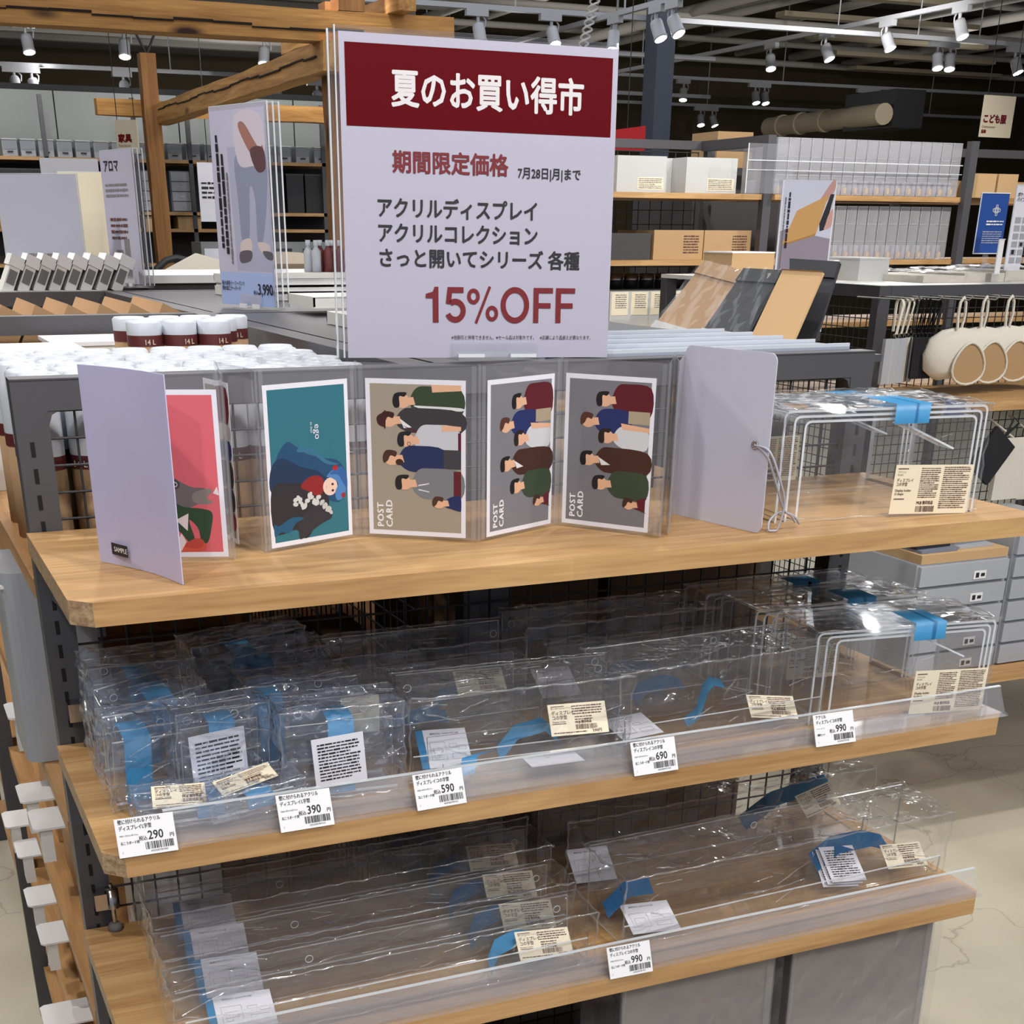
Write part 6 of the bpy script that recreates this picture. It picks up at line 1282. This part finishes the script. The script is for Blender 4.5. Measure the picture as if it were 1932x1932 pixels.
pouch('bare tan paper pouch, third of the leaning row', [(1404, 662), (1486, 668), (1553, 514), (1476, 510)], 0.012, 'kraftlight', False, .0001, False)
a, b_ = at(1463, 500, y=0.86), at(1580, 342, y=0.86)
t = thing('pouch_poster', 'small poster of hands sliding a phone into a kraft pouch, behind the leaning pouches', 'sign', (a.x, 0.86, 1.2905), group='upright signs at the right'); w_, h_ = b_.x - a.x, b_.z - 1.2905
p = B().box((0, 0, 0.02), (w_, 0.002, h_)).build('poster', 'paper', t); B().box((-.002, .003, 0.004), (w_ + .002, .005, h_ + .002)).build('clear_plate', 'sleeve', t); B().box((w_ * .25, -.02, 0), (w_ * .75, .03, .004)).build('clear_base', 'guard', t)
A = Art(); K, H_ = w_ * 1000, h_ * 1000; f = lambda u, v: (K * u, H_ * (0.12 + (0.40 if v > 0.13 else 0) + (v - 0.12) * (0.56 if v > 0.13 else 0)))
A.poly([f(.03, .12), f(.97, .12), f(.97, .985), f(.03, .985)], (206, 208, 226)); A.poly([f(.03, .12), f(.97, .12), f(.97, .36), f(.10, .46), f(.03, .44)], (150, 140, 154))
A.smooth([f(.68, .74), f(.90, .97), f(.97, .985), f(.97, .88), f(.86, .78), f(.74, .70)], (196, 150, 144)); A.poly([f(.74, .52), f(.90, .84), f(.97, .84), f(.86, .46), f(.76, .44)], (36, 34, 44))
A.smooth([f(.90, .62), f(.97, .68), f(.97, .50), f(.84, .46), f(.86, .52)], (206, 160, 148)); A.poly([f(.08, .30), f(.30, .66), f(.86, .83), f(.70, .42)], (206, 158, 96)); A.poly([f(.08, .30), f(.70, .42), f(.68, .395), f(.10, .285)], (176, 128, 72))
A.b.build('print', A.mats, p); fine_lines(0, H_ * .35 / 1000, 0, .006, 1, 0, .8).build('vertical_print', 'ink', p, loc=(w_ * .12, -.0012, h_ * .93), rot=(0, PI / 2, 0)); fine_lines(0, H_ * .45 / 1000, 0, .0035, 1, 0, .8).build('vertical_print', 'greyink', p, loc=(w_ * .06, -.0012, h_ * .90), rot=(0, PI / 2, 0))
# ---- goods on the top of the near right rack
def topbox(lab, px0, px1, y, h_, m, d_=0.18, name='top_carton'):
    x0, x1 = at(px0, 480, y=y).x, at(px1, 480, y=y).x; t = thing(name, lab, 'box', (x0, y, ZTOP + 0.0005), group='boxes on top of the right rack'); B().box((0, 0, 0), (x1 - x0, d_, h_)).build('body', m, t); B().box((-.001, -.001, h_), (x1 - x0 + .001, d_, h_ + .004)).build('lid', 'white' if m != 'pp' else 'pp', t)
topbox('kraft carton with a white lid left of the pouch poster', 1382, 1462, 2.76, 0.068, 'cardboard'); topbox('tan carton peeping out right of the pouch poster', 1575, 1620, 2.30, 0.052, 'cardboard', .2); topbox('milky case right of the tan carton on the right rack', 1624, 1680, 2.20, 0.060, 'pp', .2)
for k in range(3):
    x = at(1690 + 80 * k, 510, y=2.15).x; t = thing('wrapped_sheet_pack', 'flat white wrapped pack on the right rack, %s from the left' % ORD[k], 'pack', (x, 2.02 + .01 * k, ZTOP + 0.0005), group='flat wrapped packs on the right rack'); B().box((0, 0, 0), (0.155, 0.26, 0.018 + .006 * k)).build('sheets', 'creamcloth', t); crinkle(0.165, 0.27, 0.030 + .005 * k, 200 + k, 0.003, (10, 8, 3)).build('wrap', 'film2', t, loc=(-.005, -.005, 0))
t, w_, h_ = std('royal blue sign with white line drawing and small white print at the right', 'blue_sign', (1836, 365, 1906, 478), 2.25, 'royal', ZTOP + .0005)
b = B()
def rr_(cx, cz, a_, c_, th=.0016):
    for (x0, z0, x1, z1) in ((cx - a_, cz - c_, cx + a_, cz - c_ + th), (cx - a_, cz + c_ - th, cx + a_, cz + c_), (cx - a_, cz - c_, cx - a_ + th, cz + c_), (cx + a_ - th, cz - c_, cx + a_, cz + c_)): b.box((x0, -.0012, z0), (x1, -.0004, z1))
rr_(w_ * .6, h_ * .72, .008, .008); rr_(w_ * .6, h_ * .72, .004, .016); rr_(w_ * .6, h_ * .72, .015, .005); b.build('line_drawing', 'white', t); fine_lines(w_ * .3, w_ * .92, h_ * .46, h_ * .56, 2, -.001).build('fine_print', 'white', t); fine_lines(w_ * .22, w_ * .92, h_ * .16, h_ * .38, 6, -.001).build('fine_print', 'ppgrey', t)
t, w_, h_ = std('tall white sign with grey grid cut by the right edge of the picture', 'white_sign', (1893, 350, 1950, 517), 2.06, 'paper', ZTOP + .0005); text(t, 'ポケットに\nバインダー', 0.013, (0.006, -.001, h_ - .03), 'ink', .0003, sx=.8)
b = B()
for i in range(3):
    for j in range(6): b.box((.012 + i * .028, -.001, .03 + j * .022), (.034 + i * .028, -.0003, .046 + j * .022))
b.build('grid_print', 'ppgrey', t); b = B().box((.016, -.0016, .055), (.026, -.0011, .067)).box((.044, -.0016, .077), (.054, -.0011, .087)); b.build('mark_print', 'ink', t)
t, w_, h_ = std('slim blank white card before the tall white sign', 'white_card', (1876, 452, 1896, 516), 2.0, 'white', ZTOP + .0005)
